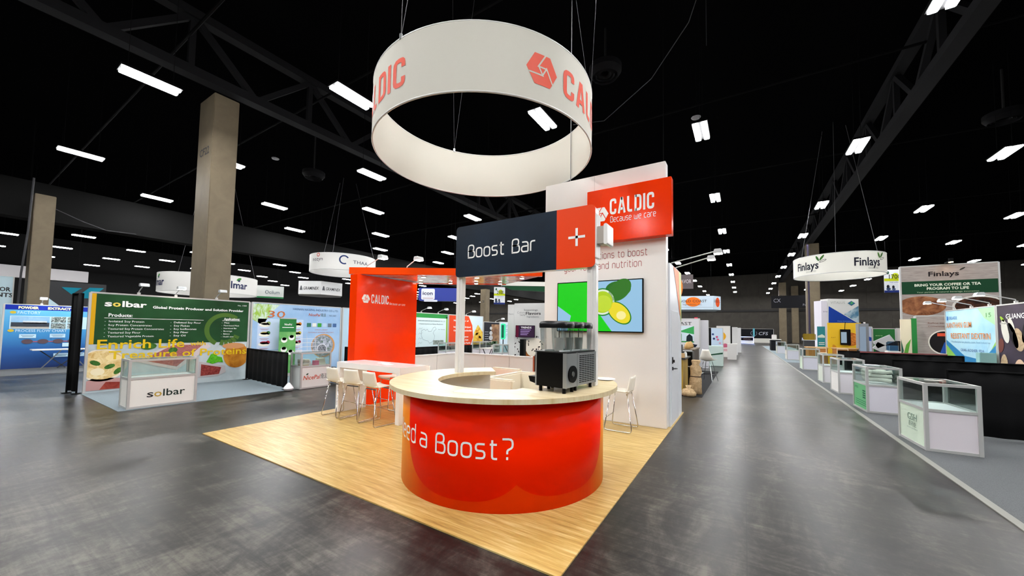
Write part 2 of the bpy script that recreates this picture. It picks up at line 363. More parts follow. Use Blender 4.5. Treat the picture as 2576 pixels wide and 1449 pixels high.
# ceiling lights
def make_light():
    t = thing('ceiling_light', 'twin-tube ceiling light hanging in the dark roof grid', 'ceiling light', (0, 0, 9), 0, 'twin-tube ceiling lights of the hall')
    B().box(-.25, .25, -.68, .68, .03, .1).build('housing', STEELK, t)
    d = B().prism(rrect(-.085, .085, -.65, .65, .03, 2), -.02, .03, 'xy').mesh('tube', TUBE)
    for sx in (-.14, .14): link('tube', d, t).location = (sx, 0, 0)
    wm = B().tube([(0, 0, .1), (0, 0, 4.1)], .008, 4).mesh('hanger_wire', STEELK)
    for y in (-.5, .5): link('hanger_wire', wm, t).location = (0, y, 0)
    return t
ORD = 'first second third fourth fifth sixth seventh eighth ninth tenth eleventh twelfth thirteenth fourteenth fifteenth sixteenth'.split()
lt = make_light(); first = True
NEAR = {(1, 0): 'ceiling light cut by the top edge at the upper right', (0, 0): 'ceiling light straight above the aisle, nearest of its row', (-1, 0): 'ceiling light seen through the hanging white ring', (-2, -1): 'ceiling light half hidden behind the left edge of the hanging ring',
        (-3, -1): 'largest ceiling light at the upper left', (-4, -1): 'ceiling light just right of the tall lettered column', (-5, -1): 'ceiling light at the left above the bulkhead, below the largest one'}
for k in range(-15, 9):
    x = -1.22+(5.05 if k > 0 else 4.6)*k; cnt = 0
    for j in range(-4, 10):
        y = (14.7 if k % 2 == 0 else 11.1)+7.8*j
        if y < -14 or y > 83: continue
        q = Vector((x, y, 9))-Vector((0, 0, 1.72)); a = q.dot(F)
        vis = a > 1 and -150 < 1288+929*q.dot(RR)/a < 2726 and 783-929*q.dot(UU)/a > -120
        if not vis and math.hypot(x+3, y-5) > 24: continue
        o = lt if first else copytree(lt); first = False; o.location = (x, y, 9)
        if not vis: o['label'] = 'twin-tube ceiling light above and behind the camera, outside the picture'; continue
        cnt += 1; row = 'the row over the aisle' if k == 0 else f'the {ORD[abs(k)-1]} row {"right" if k > 0 else "left"} of the aisle'
        o['label'] = NEAR.get((k, j)) or f'twin-tube ceiling light, {ORD[cnt-1]} from the near end of {row}'
# ceiling speakers
sp = B().lathe([(.001, -.06), (.05, -.06), (.16, -.02), (.19, .02), (.001, .04)], 18)
spm = sp.mesh('ceiling_speaker', mat('9a9a9c', .6), smooth=True)
for i, (x, y, z, lb) in enumerate(((-25, 0, 11.5, 'small white dome at the far upper left'), (-10.5, 9.2, 10.8, 'small white dome seen in the hole of the ring'), (-2.3, 8.4, 11, 'small white dome at the top edge by the aisle'), (-1.6, 17, 10.8, 'small white dome below the nearest aisle light'), (11, 18, 10.8, 'small white dome high on the right side'), (-22, 10, 11, 'small white dome right of the tall lettered column'))):
    o = tag(link('ceiling_dome', spm), lb, 'ceiling speaker', 'white domes under the roof'); o.location = (x, y, z)
    w_ = B().tube([(0, 0, .03), (0, 0, 13.2-z)], .01, 4).build('drop_wire', STEELK, o)

# ============================================================ THE ORANGE BOOTH
bf = B().box(-7.22, -1.1, 2.42, 8.72, 0, .012)
tag(bf.build('vinyl_floor', m_bamboo('bamboo_vinyl', 1.6, 0, ('937036', 'c2a15c', 'd8c48a'), .32)), 'bamboo-look vinyl floor under the orange and white booth', 'floor mat')
# --- round counter
CX, CY, CR = -2.58, 3.95, 1.22
def m_counter():
    t = NT('printed_counter_laminate', .3, .03); tc = t.n('TexCoord'); sp_ = t.n('SeparateXYZ'); t.l(tc.outputs['Object'], sp_.inputs[0])
    x, y, z = sp_.outputs; ph = t.math('MULTIPLY', t.math('ARCTAN2', x, t.math('MULTIPLY', y, -1)), 180/PI)
    def blob(c, rx, cz, rz, e=2.6):
        u = t.math('POWER', t.math('ABSOLUTE', t.math('DIVIDE', t.math('SUBTRACT', ph, c), rx)), e)
        v = t.math('POWER', t.math('ABSOLUTE', t.math('DIVIDE', t.math('MINIMUM', t.math('SUBTRACT', z, cz), 0), rz)), e)
        return t.math('LESS_THAN', t.math('ADD', u, v), 1)
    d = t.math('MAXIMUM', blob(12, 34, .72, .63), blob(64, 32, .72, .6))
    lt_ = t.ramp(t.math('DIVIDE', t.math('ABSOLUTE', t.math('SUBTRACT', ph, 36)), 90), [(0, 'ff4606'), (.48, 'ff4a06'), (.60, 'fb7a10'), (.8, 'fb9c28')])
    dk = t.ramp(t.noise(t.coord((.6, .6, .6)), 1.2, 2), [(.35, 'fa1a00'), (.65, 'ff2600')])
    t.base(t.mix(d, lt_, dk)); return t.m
ct = thing('reception_counter', 'round orange bar counter with bamboo top and large white slogan', 'counter', (CX, CY, .012))
A0, A1 = R_(134), R_(134+272)
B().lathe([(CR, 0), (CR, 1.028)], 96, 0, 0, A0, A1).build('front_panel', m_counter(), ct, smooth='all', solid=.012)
B().lathe([(CR-.03, .0), (CR-.06, .0), (CR-.06, 1.028), (CR-.03, 1.028), (CR-.03, 0)], 64, 0, 0, A0, A1, True).build('inner_wall', WHITE, ct, smooth=True)
B().lathe([(.88, .5), (CR-.06, .5), (CR-.06, .53), (.88, .53), (.88, .5)], 64, 0, 0, A0, A1, True).build('inner_shelf', WHITE, ct, smooth=True)
TOPM = m_bamboo('bamboo_countertop', 1.1, .4, ('d2b987', 'e2cfa6', 'eadcbc'), .34, .3)
B().lathe([(.82, 1.03), (1.38, 1.03), (1.38, 1.078), (.82, 1.078), (.82, 1.03)], 120, 0, 0, R_(132), R_(132+276), True).build('countertop', TOPM, ct, smooth=True)
p = Print(ct, -.002, bend=CR, name='slogan')
v, f = strokes('Boost?', .15, .36); p.glyphs((v, f), .005, .50, .13, INK_W, w=.80, shear=-.0)
v, f = strokes('a', .15, .36); p.glyphs((v, f), -.235, .515, .13, INK_W, w=.125)
v, f = strokes('Need', .15, .34); p.glyphs((v, f), -.78-.05, .515, .135, INK_W, w=.52)
p.flush()
tag(B().box(-.15, .15, -.1, .1, 0, .003).build('paper_sheet', mat('fafafa', .6)), 'white paper sheet lying on the round counter', 'paper').location = (-2.32, 2.95, 1.09)
bpy.data.objects['paper_sheet'].rotation_euler = (0, 0, .15)
pl = tag(B().lathe([(.001, 0), (.09, 0), (.13, .012), (.13, .016), (.001, .008)], 28).build('paper_plate', mat('fafafa', .4), smooth=True), 'white plate on the counter right of the drink dispensers', 'plate'); pl.location = (-1.52, 4.7, 1.09)
# --- overhead bar sign
sg = thing('bar_sign', 'navy and orange overhead sign with rounded corners on two white posts', 'sign', (-2.47, 4.06, 1.09))
NAVY = m_mottle('navy_print', [(.35, '0f1a26'), (.65, '162637')], 1.2, .4, dist=.2)
Wd = 1.04; z0, z1 = 1.365, 2.085
B().prism(rrect(-Wd+.006, Wd-.006, z0, z1, .05, 5), .0, .13, 'xz').build('sign_body', GWHITE, sg, smooth=True)
xs = .555
nb = rrect(-Wd, Wd, z0-.004, z1+.004, .055, 5)
B().prism([(x, z) for x, z in nb if x > 0][:6] and [(xs-.0, z0-.004)] + [q for q in nb if q[0] > xs] + [(xs, z1+.004)], -.012, .0, 'xz').build('orange_face', mat('f4450c', .4, spec=.2, name='orange_print'), sg)
B().prism([(xs, z0-.004), (xs, z1+.004)] + [q for q in nb if q[0] < xs], -.012, .0, 'xz').build('navy_face', NAVY, sg)
p = Print(sg, -.0145, name='lettering'); v, f = strokes('Boost Bar', .15, .3); p.glyphs((v, f), -.82, 1.625, .125, INK_W, w=1.08)
p.rect(.71, .92, 1.712, 1.742, INK_W); p.rect(.80, .83, 1.62, 1.835, INK_W); p.flush()
for x in (-1.0, .985):
    q = B().box(x-.055, x+.055, .03, .11, 0, z0+.02).build('post', GWHITE, sg, bevel=.006)
    B().box(x-.012, x+.012, .02, .03, 0, z0).build('groove_strip', WHITE, q)
B().box(Wd-.005, Wd+.012, -.01, .14, z0+.1, z1-.1).build('end_cap', GWHITE, sg, bevel=.005)
B().prism(rrect(Wd+.0, Wd+.1, 1.63, 1.83, .02, 3), .02, .2, 'xz').build('clamp_box', mat('b8b0a6', .6), sg); B().prism(rrect(Wd+.095, Wd+.14, 1.61, 1.85, .02, 3), .0, .22, 'xz').build('clamp_cover', GWHITE, sg)
# --- white tower
tw = thing('display_tower', 'tall white booth tower with wall screen and storage door', 'booth wall', (-3.58, 7.0, .012))
TW = mat('f0ece8', .3, name='tower_laminate')
B().box(0, 2.42, 0, .22, 0, 4.8).build('front_wall', TW, tw, bevel=.008)
B().box(1.085, 1.09, -.0015, 0, 0, 4.8).build('panel_joint', mat('bdb7b2', .5), tw)
B().box(2.30, 2.45, .22, 1.62, 0, 2.97).build('side_wall', mat('dfe3ea', .3, name='side_laminate'), tw); B().box(0, .12, .22, 1.62, 0, 2.97).build('side_wall', TW, tw); B().box(.12, 2.30, 1.5, 1.62, 0, 2.97).build('back_wall', TW, tw)
p = Print(tw, -.003, s0=-3.58); RD = mat('a8524f', .5, name='dusty_red_print')
v, f = strokes('Solutions to boost', .13, .34); p.glyphs((v, f), -2.66, 3.11, .095, RD, w=1.18); v, f = strokes('your food and nutrition', .13, .34); p.glyphs((v, f), -3.13, 2.91, .095, RD, w=1.55)
p.flush()
ob_ = B().box(1.01, 2.545, -.19, 0, 3.40, 4.42).build('orange_sign_box', ORANGE, tw, bevel=.006)
p = Print(ob_, -.193, s0=-3.58); p.logo(-2.30, 3.93, .155, INK_W, ORANGE); p.glyphs(caldic(), -2.12, 3.90, .30, INK_W, w=.80)
v, f = strokes('Because we care', .15, .3); p.glyphs((v, f), -2.11, 3.755, .078, INK_W, w=.82); p.flush()
# storage door on the aisle side
dr = B().box(2.45, 2.458, .30, 1.15, .02, 2.1).build('door', mat('e6e9ef', .25, name='door_laminate'), tw)
h = B().tube([(2.458, .38, 1.03), (2.51, .38, 1.03), (2.52, .40, 1.03), (2.52, .52, 1.02)], .012, 8).cyl(2.46, .38, 1.0, 1.06, .02, 10); h.build('door_handle', mat('4a4a4c', .3, .9), dr, smooth=True)
B().box(2.458, 2.475, .36, .41, 1.12, 1.24).box(2.47, 2.50, .38, .40, 1.14, 1.19).build('keypad_lock', mat('3c3c3e', .3, .8), dr)
sgx = bpy.data.objects.new('side_graphic', None); COL.objects.link(sgx); sgx.parent = tw; sgx.location = (2.452, 0, 0); sgx.rotation_euler = (0, 0, PI/2)
p = Print(sgx, -.003); OR2 = mat('ef7a3c', .35, name='orange_graphic'); GR2 = mat('b9c46a', .35, name='green_graphic')
p.poly([(.60, 2.96), (1.50, 2.96), (1.50, 2.05), (1.40, 2.05), (1.12, 2.4)], OR2); p.up(); p.poly([(1.25, 2.96), (1.60, 2.96), (1.60, 1.9), (1.48, 2.0), (1.3, 2.5)], GR2)
GY = mat('9aa2ad', .5, name='grey_small_print')
for i, (z, wdt) in enumerate(((2.0, .42), (1.95, .5), (1.9, .46), (1.85, .4), (1.6, .2), (1.56, .2), (1.4, .32), (1.36, .3), (1.32, .3), (1.18, .24), (1.14, .22), (.98, .2))): p.rect(.5, .5+wdt, z, z+.018, GY)
p.flush()
od = tag(B().cyl(0, 0, -.06, .06, .62, 40).build('round_sign', mat('f08c2c', .4), bevel=.01), 'orange disc sign behind the white tower above the aisle', 'sign'); od.location = (-2.15, 12.6, 3.15); od.rotation_euler = (R_(90), 0, R_(40))
B().tube([(0, .6, 0), (0, 10.05, 0)], .01, 5).build('suspension_cable', STEELK, od)
# --- wall screen
tv = thing('wall_screen', 'flat screen with lime and avocado picture on the white tower', 'screen', (-2.40, 6.995, 2.19))
B().box(-.86, .86, -.05, 0, -.5, .5).build('case', BLACK, tv, bevel=.006)
def em(h, s=1.0):
    m = mat(h, .3, emit=s, spec=.31, name='screen_'+h); m.node_tree.nodes['Principled BSDF'].inputs['Base Color'].default_value = (.01, .01, .01, 1); return m
p = Print(tv, -.0515, .0012, name='screen_picture')
p.rect(-.84, .84, -.48, .48, em('9fd0f2', .85)); p.up()
p.poly([(-.84, .48), (.02, .48), (-.1, .12), (-.2, -.48), (-.62, -.48), (-.55, -.18), (-.84, .02)], em('10d80f', .9)); p.poly([(-.2, -.48), (-.1, .12), (.02, -.48)], em('ef4a1c', .9)); p.poly([(.0, -.48), (.0, -.1), (.28, -.48)], em('10d80f', .9)); p.up()
p.disc(.10, .08, .26, .27, em('1e9a3c', .7)); p.poly(ell(.40, .32, .24, .15, 24), em('1f7d12', .7)); p.up()
p.disc(.10, .08, .235, .245, em('e9f7df', .9)); p.poly([(x*math.cos(.75)-z*math.sin(.75)+.43, x*math.sin(.75)+z*math.cos(.75)+.30) for x, z in ell(0, 0, .25, .17)], em('2f8f14', .6)); p.poly([(x*math.cos(-.75)-z*math.sin(-.75)+.42, x*math.sin(-.75)+z*math.cos(-.75)-.13) for x, z in ell(0, 0, .27, .17)], em('2e9620', .7)); p.up()
p.disc(.10, .08, .20, .21, em('b4d813', .9)); p.poly([(x*math.cos(-.75)-z*math.sin(-.75)+.42, x*math.sin(-.75)+z*math.cos(-.75)-.13) for x, z in ell(0, 0, .245, .15)], em('f6e32a', .9)); p.up()
p.disc(.12, .05, .16, .16, em('c9e434', .9)); p.disc(.46, -.18, .09, .08, em('fff3a0', .95)); p.flush()
# --- orange wall and canopy
ow = thing('orange_backdrop', 'glossy orange booth wall with white logo under the canopy', 'booth wall', (-7.0, 4.9, .012), PI/2)
B().box(0, 1.72, 0, .24, 0, 2.84).build('panel', ORANGE, ow, bevel=.004)
p = Print(ow, -.003, s0=4.9); p.logo(5.13, 2.325, .105, INK_W, ORANGE); p.glyphs(caldic(), 5.27, 2.235, .20, INK_W, w=.47); v, f = strokes('Because we care', .15, .3); p.glyphs((v, f), 5.77, 2.235, .035, INK_W, w=.47); p.flush()
# canopy: runs on the diagonal from the orange wall to the white tower
ca = thing('canopy_beam', 'orange canopy with downlights bridging orange wall and white tower', 'canopy', (-7.24, 4.86, 2.86), math.atan2(2.14, 3.66))
Lc = 4.24
cang = math.atan2(2.14, 3.66)
B().prism([(0, 0), (Lc-.05, 0), (Lc-.05, .12), (0.0, .12)], 0, .15).build('front_fascia', mat('fb4c0c', .16, spec=.3, name='fascia_orange'), ca, bevel=.004)
B().box(.35, Lc-.9, 1.58, 1.7, 0, .15).build('back_fascia', ORANGE, ca)
def m_soffit():
    t = NT('printed_soffit', .15, .5, coat=.3); v = t.coord((.9, 3.5, 1)); n = t.noise(v, 1.8, 3, .6, 1.0)
    s_ = t.n('SeparateXYZ'); tc = t.n('TexCoord'); t.l(tc.outputs['Object'], s_.inputs[0])
    k = t.ramp(t.math('DIVIDE', s_.outputs[0], 4.2), [(.0, 'e9e2e6'), (.42, 'eee6ea'), (.47, 'f0764a'), (.6, 'ee962f'), (.75, 'f09a80'), (1, 'f0c4ae')])
    t.base(t.mix(t.ramp(n, [(.42, 0.0), (.62, .75)]), k, 'b0401e')); return t.m
B().prism([(.1, .12), (Lc-.1, .12), (Lc-.9, 1.58), (.35, 1.58)], .01, .05).build('soffit_panel', m_soffit(), ca)
for i, (x, y) in enumerate(((1.55, .3), (2.75, .3), (3.75, .3), (1.2, 1.35), (1.95, 1.35), (2.6, 1.35), (3.2, 1.35), (2.35, .75))):
    d = B().cyl(x, y, -.014, .012, .055, 18).build('downlight', CHROME, ca); B().cyl(x, y, -.018, -.012, .045, 16).build('lamp_lens', mat('fff4e4', .5, emit=45, name='downlight_lens'), d)
# --- half walls behind
hw = thing('booth_divider', 'low white panelled half wall along the back of the booth', 'half wall', (-7.02, 8.42, .012))
HW = mat('dcdfe0', .4, name='half_wall_laminate')
for i in range(3): B().box(.06+.81*i, .06+.81*i+.802, 0, .08, 0, .97).build('panel', HW, hw, bevel=.004)
B().box(0, 2.5, -.01, .1, .97, 1.0).build('cap_rail', HW, hw); B().box(0, .055, -.01, .1, 0, .97).build('corner_post', mat('a9adae', .4, .5), hw)
hs = thing('booth_divider', 'low white half wall between orange wall and back corner', 'half wall', (-7.1, 6.64, .012), PI/2)
for i in range(2): B().box(.0+.87*i, .0+.87*i+.862, 0, .08, 0, .97).build('panel', HW, hs, bevel=.004)
B().box(0, 1.75, -.01, .09, .97, 1.0).build('cap_rail', HW, hs)
# --- lounge seat inside the booth
so = thing('lounge_bench', 'cream leather corner bench inside the booth behind the counter', 'bench', (-4.35, 5.85, .012))
CR_ = mat('ece4cf', .45, name='cream_leather')
B().box(0, .14, 0, 1.3, 0, .76).build('armrest', CR_, so, bevel=.03); B().box(.14, .7, .0, .14, 0, .76).build('backrest', CR_, so, bevel=.03)
B().box(.16, .7, .15, 1.3, .08, .42).build('seat_cushion', CR_, so, bevel=.04); B().box(-.0, .7, 1.31, 1.45, 0, .76).build('backrest', CR_, so, bevel=.03)
s2 = thing('lounge_armchair', 'cream leather armchair with orange cushion by the half wall', 'armchair', (-5.2, 6.75, .012))
B().box(0, .8, .62, .78, 0, .78).build('backrest', CR_, s2, bevel=.03); B().box(0, .14, 0, .62, 0, .62).build('armrest', CR_, s2, bevel=.03); B().box(.66, .8, 0, .62, 0, .62).build('armrest', CR_, s2, bevel=.03); B().box(.14, .66, 0, .62, .06, .4).build('seat_cushion', mat('e5481c', .5, name='orange_cushion'), s2, bevel=.03)
cf = thing('coffee_machine', 'white and brown coffee machine on a stand beside the half wall', 'coffee machine', (-3.9, 7.6, .012))
B().box(-.2, .2, -.2, .2, 0, .75).build('stand', WHITE, cf, bevel=.01); B().box(-.15, .12, -.15, .15, .75, 1.15).build('body', BLACK, cf, bevel=.015); B().box(-.19, -.15, -.15, .15, .75, 1.1).build('side_panel', mat('9a4a2a', .5), cf)
# --- bar table
bt = thing('bar_table', 'high white waterfall table with thick legs before the orange wall', 'table', (-6.96, 4.48, .012))
B().box(0, 1.86, 0, .64, .89, 1.0).build('table_top', GWHITE, bt, bevel=.006); B().box(0, .1, 0, .64, 0, .89).build('leg', GWHITE, bt, bevel=.004); B().box(1.76, 1.86, 0, .64, 0, .89).build('leg', GWHITE, bt, bevel=.004)
for i, (x, y, a) in enumerate(((-6.05, 4.9, .3), (-5.75, 4.75, -.2))):
    o = tag(B().box(-.1, .1, -.07, .07, 0, .004).build('paper_card', mat('fbfbfb', .5)), ('white card on the far half of the high white table', 'white card near the front edge of the high white table')[i], 'paper', 'cards on the high table'); o.location = (x, y, 1.012); o.rotation_euler = (0, 0, a)
# --- bar stools
SHELL = mat('ece7da', .35, name='stool_shell')
def make_stool(label):
    t = thing('bar_stool', label, 'bar stool', (0, 0, .012), 0, 'white shell bar stools')
    def prof(s):      # side profile of the shell: front lip -> seat -> backrest
        pts = [(.20, .63), (.17, .655), (.0, .645), (-.12, .64), (-.175, .66), (-.20, .72), (-.215, .82), (-.235, .93)]
        k = min(int(s*7), 6); q = s*7-k; a, b = pts[k], pts[k+1]; return a[0]*(1-q)+b[0]*q, a[1]*(1-q)+b[1]*q
    def sh(u, s):
        y, z = prof(s); hw_ = .205 if s < .75 else .205-(s-.75)*.12
        e = (u-.5)*2; return (e*hw_, y+(abs(e)**3)*(.03 if s > .6 else 0), z+(abs(e)**3)*(.025 if s < .6 else 0)-(1-abs(e))*.0)
    B().grid(lambda u, v: sh(u, v*.57), 10, 8).build('seat', SHELL, t, smooth='all', solid=.014)
    B().grid(lambda u, v: sh(u, .57+v*.43), 10, 8).build('backrest', SHELL, t, smooth='all', solid=.014)
    for s in (-1, 1):
        B().tube(fillet3([(s*.15, -.14, .63), (s*.235, -.235, .012), (s*.235, .235, .012), (s*.15, .15, .63)], .05), .009, 8).build('leg_frame', CHROME, t, smooth='all')
    B().tube([(-.212, .205, .22), (.212, .205, .22)], .008, 8).build('footrest', CHROME, t, smooth='all')
    B().box(-.15, .15, -.14, -.12, .612, .632).build('seat_bracket', CHROME, t); B().box(-.15, .15, .12, .14, .612, .632).build('seat_bracket', CHROME, t)
    return t
def fillet3(pts, r, n=4):
    out = []
    for i, p in enumerate(pts):
        if i in (0, len(pts)-1): out.append(p); continue
        p = Vector(p); a = Vector(pts[i-1])-p; b = Vector(pts[i+1])-p; A = p+a.normalized()*r; C = p+b.normalized()*r
        for j in range(n+1): t = j/n; out.append(tuple(A*(1-t)**2+p*2*t*(1-t)+C*t*t))
    return out
s1 = make_stool('white bar stool at the left end of the high white table'); s1.location = (-6.62, 4.36, .012)
copytree(s1, (-6.09, 4.38, .012), .12, 'white bar stool in the middle of the high white table, back to the camera')
copytree(s1, (-5.52, 4.36, .012), -.06, 'white bar stool nearest the round counter, back to the camera')
copytree(s1, (-5.62, 5.36, .012), PI+.1, 'white bar stool on the far side of the high table, right'); copytree(s1, (-6.35, 5.36, .012), PI-.1, 'white bar stool on the far side of the high table, by the orange wall')
copytree(s1, (-1.83, 6.57, .012), PI/2, 'white bar stool alone against the white tower below the screen')
# --- drink dispensers
def dispenser(name, label, loc, rz, nb, face):
    t = thing(name, label, 'drink dispenser', loc, rz, 'drink dispensers on the counter')
    W = .19*nb+.03; D = .36        # local: width along x, depth along y (front = -y, rear = +y)
    B().box(-W/2, W/2, -D/2, D/2, .055, .40).build('body', BLACK, t, bevel=.006)
    for sx in (-1, 1):
        for sy in (-1, 1): B().cyl(sx*(W/2-.035), sy*(D/2-.04), 0, .056, .018, 12).build('foot', BLACK, t)
    B().box(-W/2+.012, W/2-.012, D/2, D/2+.008, .06, .395).build('rear_panel', STEEL, t)
    for sx in (-1, 1): B().box(sx*(W/2)-.008, sx*(W/2)+.008, D/2-.03, D/2+.01, .057, .398).build('corner_trim', STEEL, t)
    for sx in (-1, 1): B().box(sx*(W/2)-.005, sx*(W/2)+.005, -D/2-.004, -D/2+.012, .057, .398).build('corner_trim', STEEL, t)
    if face == 'fan':
        g = B().lathe([(.03, .0), (.085, .0), (.085, .012), (.03, .012)], 28); g.v = [(x, D/2+.008+z, .19+y) for x, y, z in g.v]; fn = g.build('fan_ring', BLACK, t)
        g = B().lathe([(.001, .0), (.028, .0), (.022, .016), (.001, .016)], 16); g.v = [(x, D/2+.008+z, .19+y) for x, y, z in g.v]; g.build('fan_hub', mat('6f7272', .4, .6), fn)
    else:
        vm = B()
        for r in range(15):
            for k in range(6): x = -W/2+.035+(W-.07)*(k+.5)/6; vm.box(x-.022, x+.022, D/2+.008, D/2+.0105, .085+r*.0195, .094+r*.0195)
        vm.build('vent_slots', BLACK, t)['kind'] = 'stuff'
    B().prism([(-D/2-.0, .065), (-D/2-.09, .085), (-D/2-.11, .14), (-D/2-.0, .14)], -W/2+.02, W/2-.02, 'yz').build('drip_tray', BLACK, t)
    B().box(-W/2, W/2, -D/2-.025, D/2, .40, .412).build('top_deck', mat('2a2b2c', .3), t)
    ws = thing_part('warning_label', t, (-W/2-.0, 0, 0), -PI/2) if face == 'fan' else None
    for k in range(nb):
        x = (k-(nb-1)/2)*.195
        def ringp(s, zz): return [(a+x, b, zz) for a, b in rrect(-.083*s, .083*s, -.165*s, .165*s, .03, 3)]
        b = B(); lv = [ringp(.92, .415), ringp(.96, .50), ringp(1, .655)]; n = len(lv[0])
        b.add([q for l in lv for q in l], [(i*n+j, i*n+(j+1) % n, (i+1)*n+(j+1) % n, (i+1)*n+j) for i in range(2) for j in range(n)]); b.build('clear_bowl', m_bowl, t, smooth=True)
        lid = B(); lv = [ringp(1.05, .65), ringp(1.06, .69), ringp(1.0, .712), ringp(.7, .722)]
        lid.add([q for l in lv for q in l], [(i*n+j, i*n+(j+1) % n, (i+1)*n+(j+1) % n, (i+1)*n+j) for i in range(3) for j in range(n)]+[tuple(range(3*n, 4*n)), tuple(range(n))[::-1]]); lid.build('lid', mat('101012', .2, name='gloss_black_lid'), t, smooth=True)
        B().cyl(x, .03, .415,   .55, .045, 18).build('cooling_drum', mat('c6c5be', .3, .35), t, smooth=True); B().tube([(x, .03, .55), (x, .03, .645)], .006, 6).build('agitator_rod', CHROME, t)
        B().cyl(x, -D/2-.05, .30, .38, .016, 10).box(x-.02, x+.02, -D/2-.06, -D/2, .37, .40).build('tap', BLACK, t)
        for yy in (-.1, .1): B().box(x-.088, x+.088, yy-.012, yy+.012, .41, .424).build('bowl_latch', mat('d9dcdc', .3), t)
    if ws:
        p = Print(ws, -.002); p.poly([(.05, .075), (.15, .075), (.10, .165)], mat('f2e9d8', .5)); p.up(); p.poly([(.06, .082), (.14, .082), (.10, .155)], mat('f2b02a', .5)); p.up(); p.disc(.10, .105, .016, .022, mat('8e2a16', .5)); 
        p.text('220V  60Hz', -.03, .31, .008, GY); p.rect(-.03, .03, .26, .29, mat('2e2e30', .6)); p.flush()
    return t
def thing_part(name, parent, loc, rz):
    o = bpy.data.objects.new(name, None); COL.objects.link(o); o.parent = parent; o.location = loc; o.rotation_euler = (0, 0, rz); return o
m_bowl = m_glass('clear_polycarbonate', .06, 'eef2f2')
# front of the machines faces the inside of the counter (-x), their backs the visitors (+x)
dispenser('drink_dispenser', 'black single-bowl drink dispenser with fan and warning triangle', (-1.645, 3.50, 1.09), R_(-97), 1, 'fan')
dispenser('drink_dispenser', 'twin-bowl drink dispenser with steel vent grille at the counter edge', (-1.62, 3.84, 1.09), R_(-97), 2, 'vent')
# --- hanging ring
rg = thing('hanging_ring_sign', 'large white fabric ring with orange lettering hung above the booth', 'hanging sign', (-4.1, 5.46, 4.92))
FAB = mat('cdcabf', .75, spec=.2, name='white_banner_fabric')
B().lathe([(1.98, 0), (1.98, .99), (1.965, .99), (1.965, 0), (1.98, 0)], 128).build('fabric_band', FAB, rg, smooth=True)
for z in (.0, .99): B().tube([(1.972*math.cos(a), 1.972*math.sin(a), z) for a in [2*PI*i/96 for i in range(96)]], .014, 6, True).build('hoop', mat('d2d0cd', .5), rg, smooth='all')
for k in range(3):
    e = thing_part('ring_lockup', rg, (0, 0, 0), R_(120*k))
    p = Print(e, -.004, bend=1.98); a = lambda d: R_(d)*1.98
    p.logo(a(60.8), .47, .26, INK_R, FAB); p.glyphs(caldic(), a(72.2), .255, .43, INK_R, w=a(49.4)); p.flush()
for i, d in enumerate((28, 148, 268)):
    x, y = 1.97*math.cos(R_(d)), 1.97*math.sin(R_(d)); b = B()
    b.tube([(x, y, 1.0), (x*.75-.5, y*.75, 8.25)], .004, 4).tube([(x, y, 1.0), (x*.75+.9, y*.75, 8.25)], .004, 4); b.build('suspension_cable', mat('3a3a3c', .6), rg); B().cyl(x, y, .98, 1.06, .025, 8).build('shackle', STEEL, rg)
cb = tag(B().tube([(-3.05, 7.1, 4.83), (-3.05, 7.1, 13.2)], .008, 5).build('support_cable', mat('8a8a8c', .5, .6)), 'thin vertical cable rising from the white tower', 'cable')
# arm lights on top of booth walls
def arm_light(loc, rz, label, L=.45, lit=True, group='arm lights on booth walls'):
    t = thing('arm_light', label, 'spotlight', loc, rz, group)
    B().tube([(0, .03, 0), (0, .02, .06), (0, -L, .22)], .012, 6).build('arm', ALU, t); B().box(-.03, .03, -.0, .05, -.02, .03).build('clamp', ALU, t)
    B().prism([(-L-.12, .17), (-L-.09, .25), (-L+.02, .25), (-L+.04, .17)], -.09, .09, 'yz').build('lamp_head', mat('c9ccce', .4, .4), t, bevel=.008)
    if lit: B().box(-.075, .075, -L-.105, -L+.025, .163, .168).build('lamp_lens', SPOT, t)
arm_light((-7.12, 5.25, 3.035), PI/2, 'white arm light on the orange canopy, left one'); arm_light((-6.4, 5.75, 3.035), PI/2, 'white arm light on the orange canopy, right one', .3)
arm_light((-1.17, 7.75, 3.005), PI/2, 'long arm light reaching over the aisle from the white tower, upper one', .75); arm_light((-1.17, 8.35, 3.005), PI/2, 'long arm light reaching over the aisle from the white tower, lower one', .6)

# ============================================================ BOOTHS AROUND
def carpet(x0, x1, y0, y1, label, m=None):
    return tag(B().box(x0, x1, y0, y1, 0, .008).build('carpet', m or CARPET), label, 'carpet')
carpet(-13.7, -10.3, 2.1, 8.9, 'grey-blue carpet under the green booth and its neighbour on the left'); carpet(-22.7, -19.6, -1.5, 5, 'pale grey carpet before the blue booth wall', CARPET2)
carpet(-13.7, -10.6, 12.2, 24, 'grey carpet of the booths seen through the orange booth', CARPET2)
carpet(2.16, 5.6, -3, 27.5, 'grey carpet along the right side of the aisle', CARPET2)
tag(B().box(2.08, 2.16, -3, 60, 0, .01).build('carpet_edge_strip', mat('86867f', .6)), 'pale edge strip between concrete aisle and right carpet', 'edge strip')
carpet(2.16, 5.0, 27.6, 60, 'farther grey carpet along the right side of the aisle', CARPET)
carpet(-4.5, -.95, 11.0, 18.6, 'black mat under the coffee booth left of the aisle', m_fabric('black_mat', '17181a', '222326', 120))
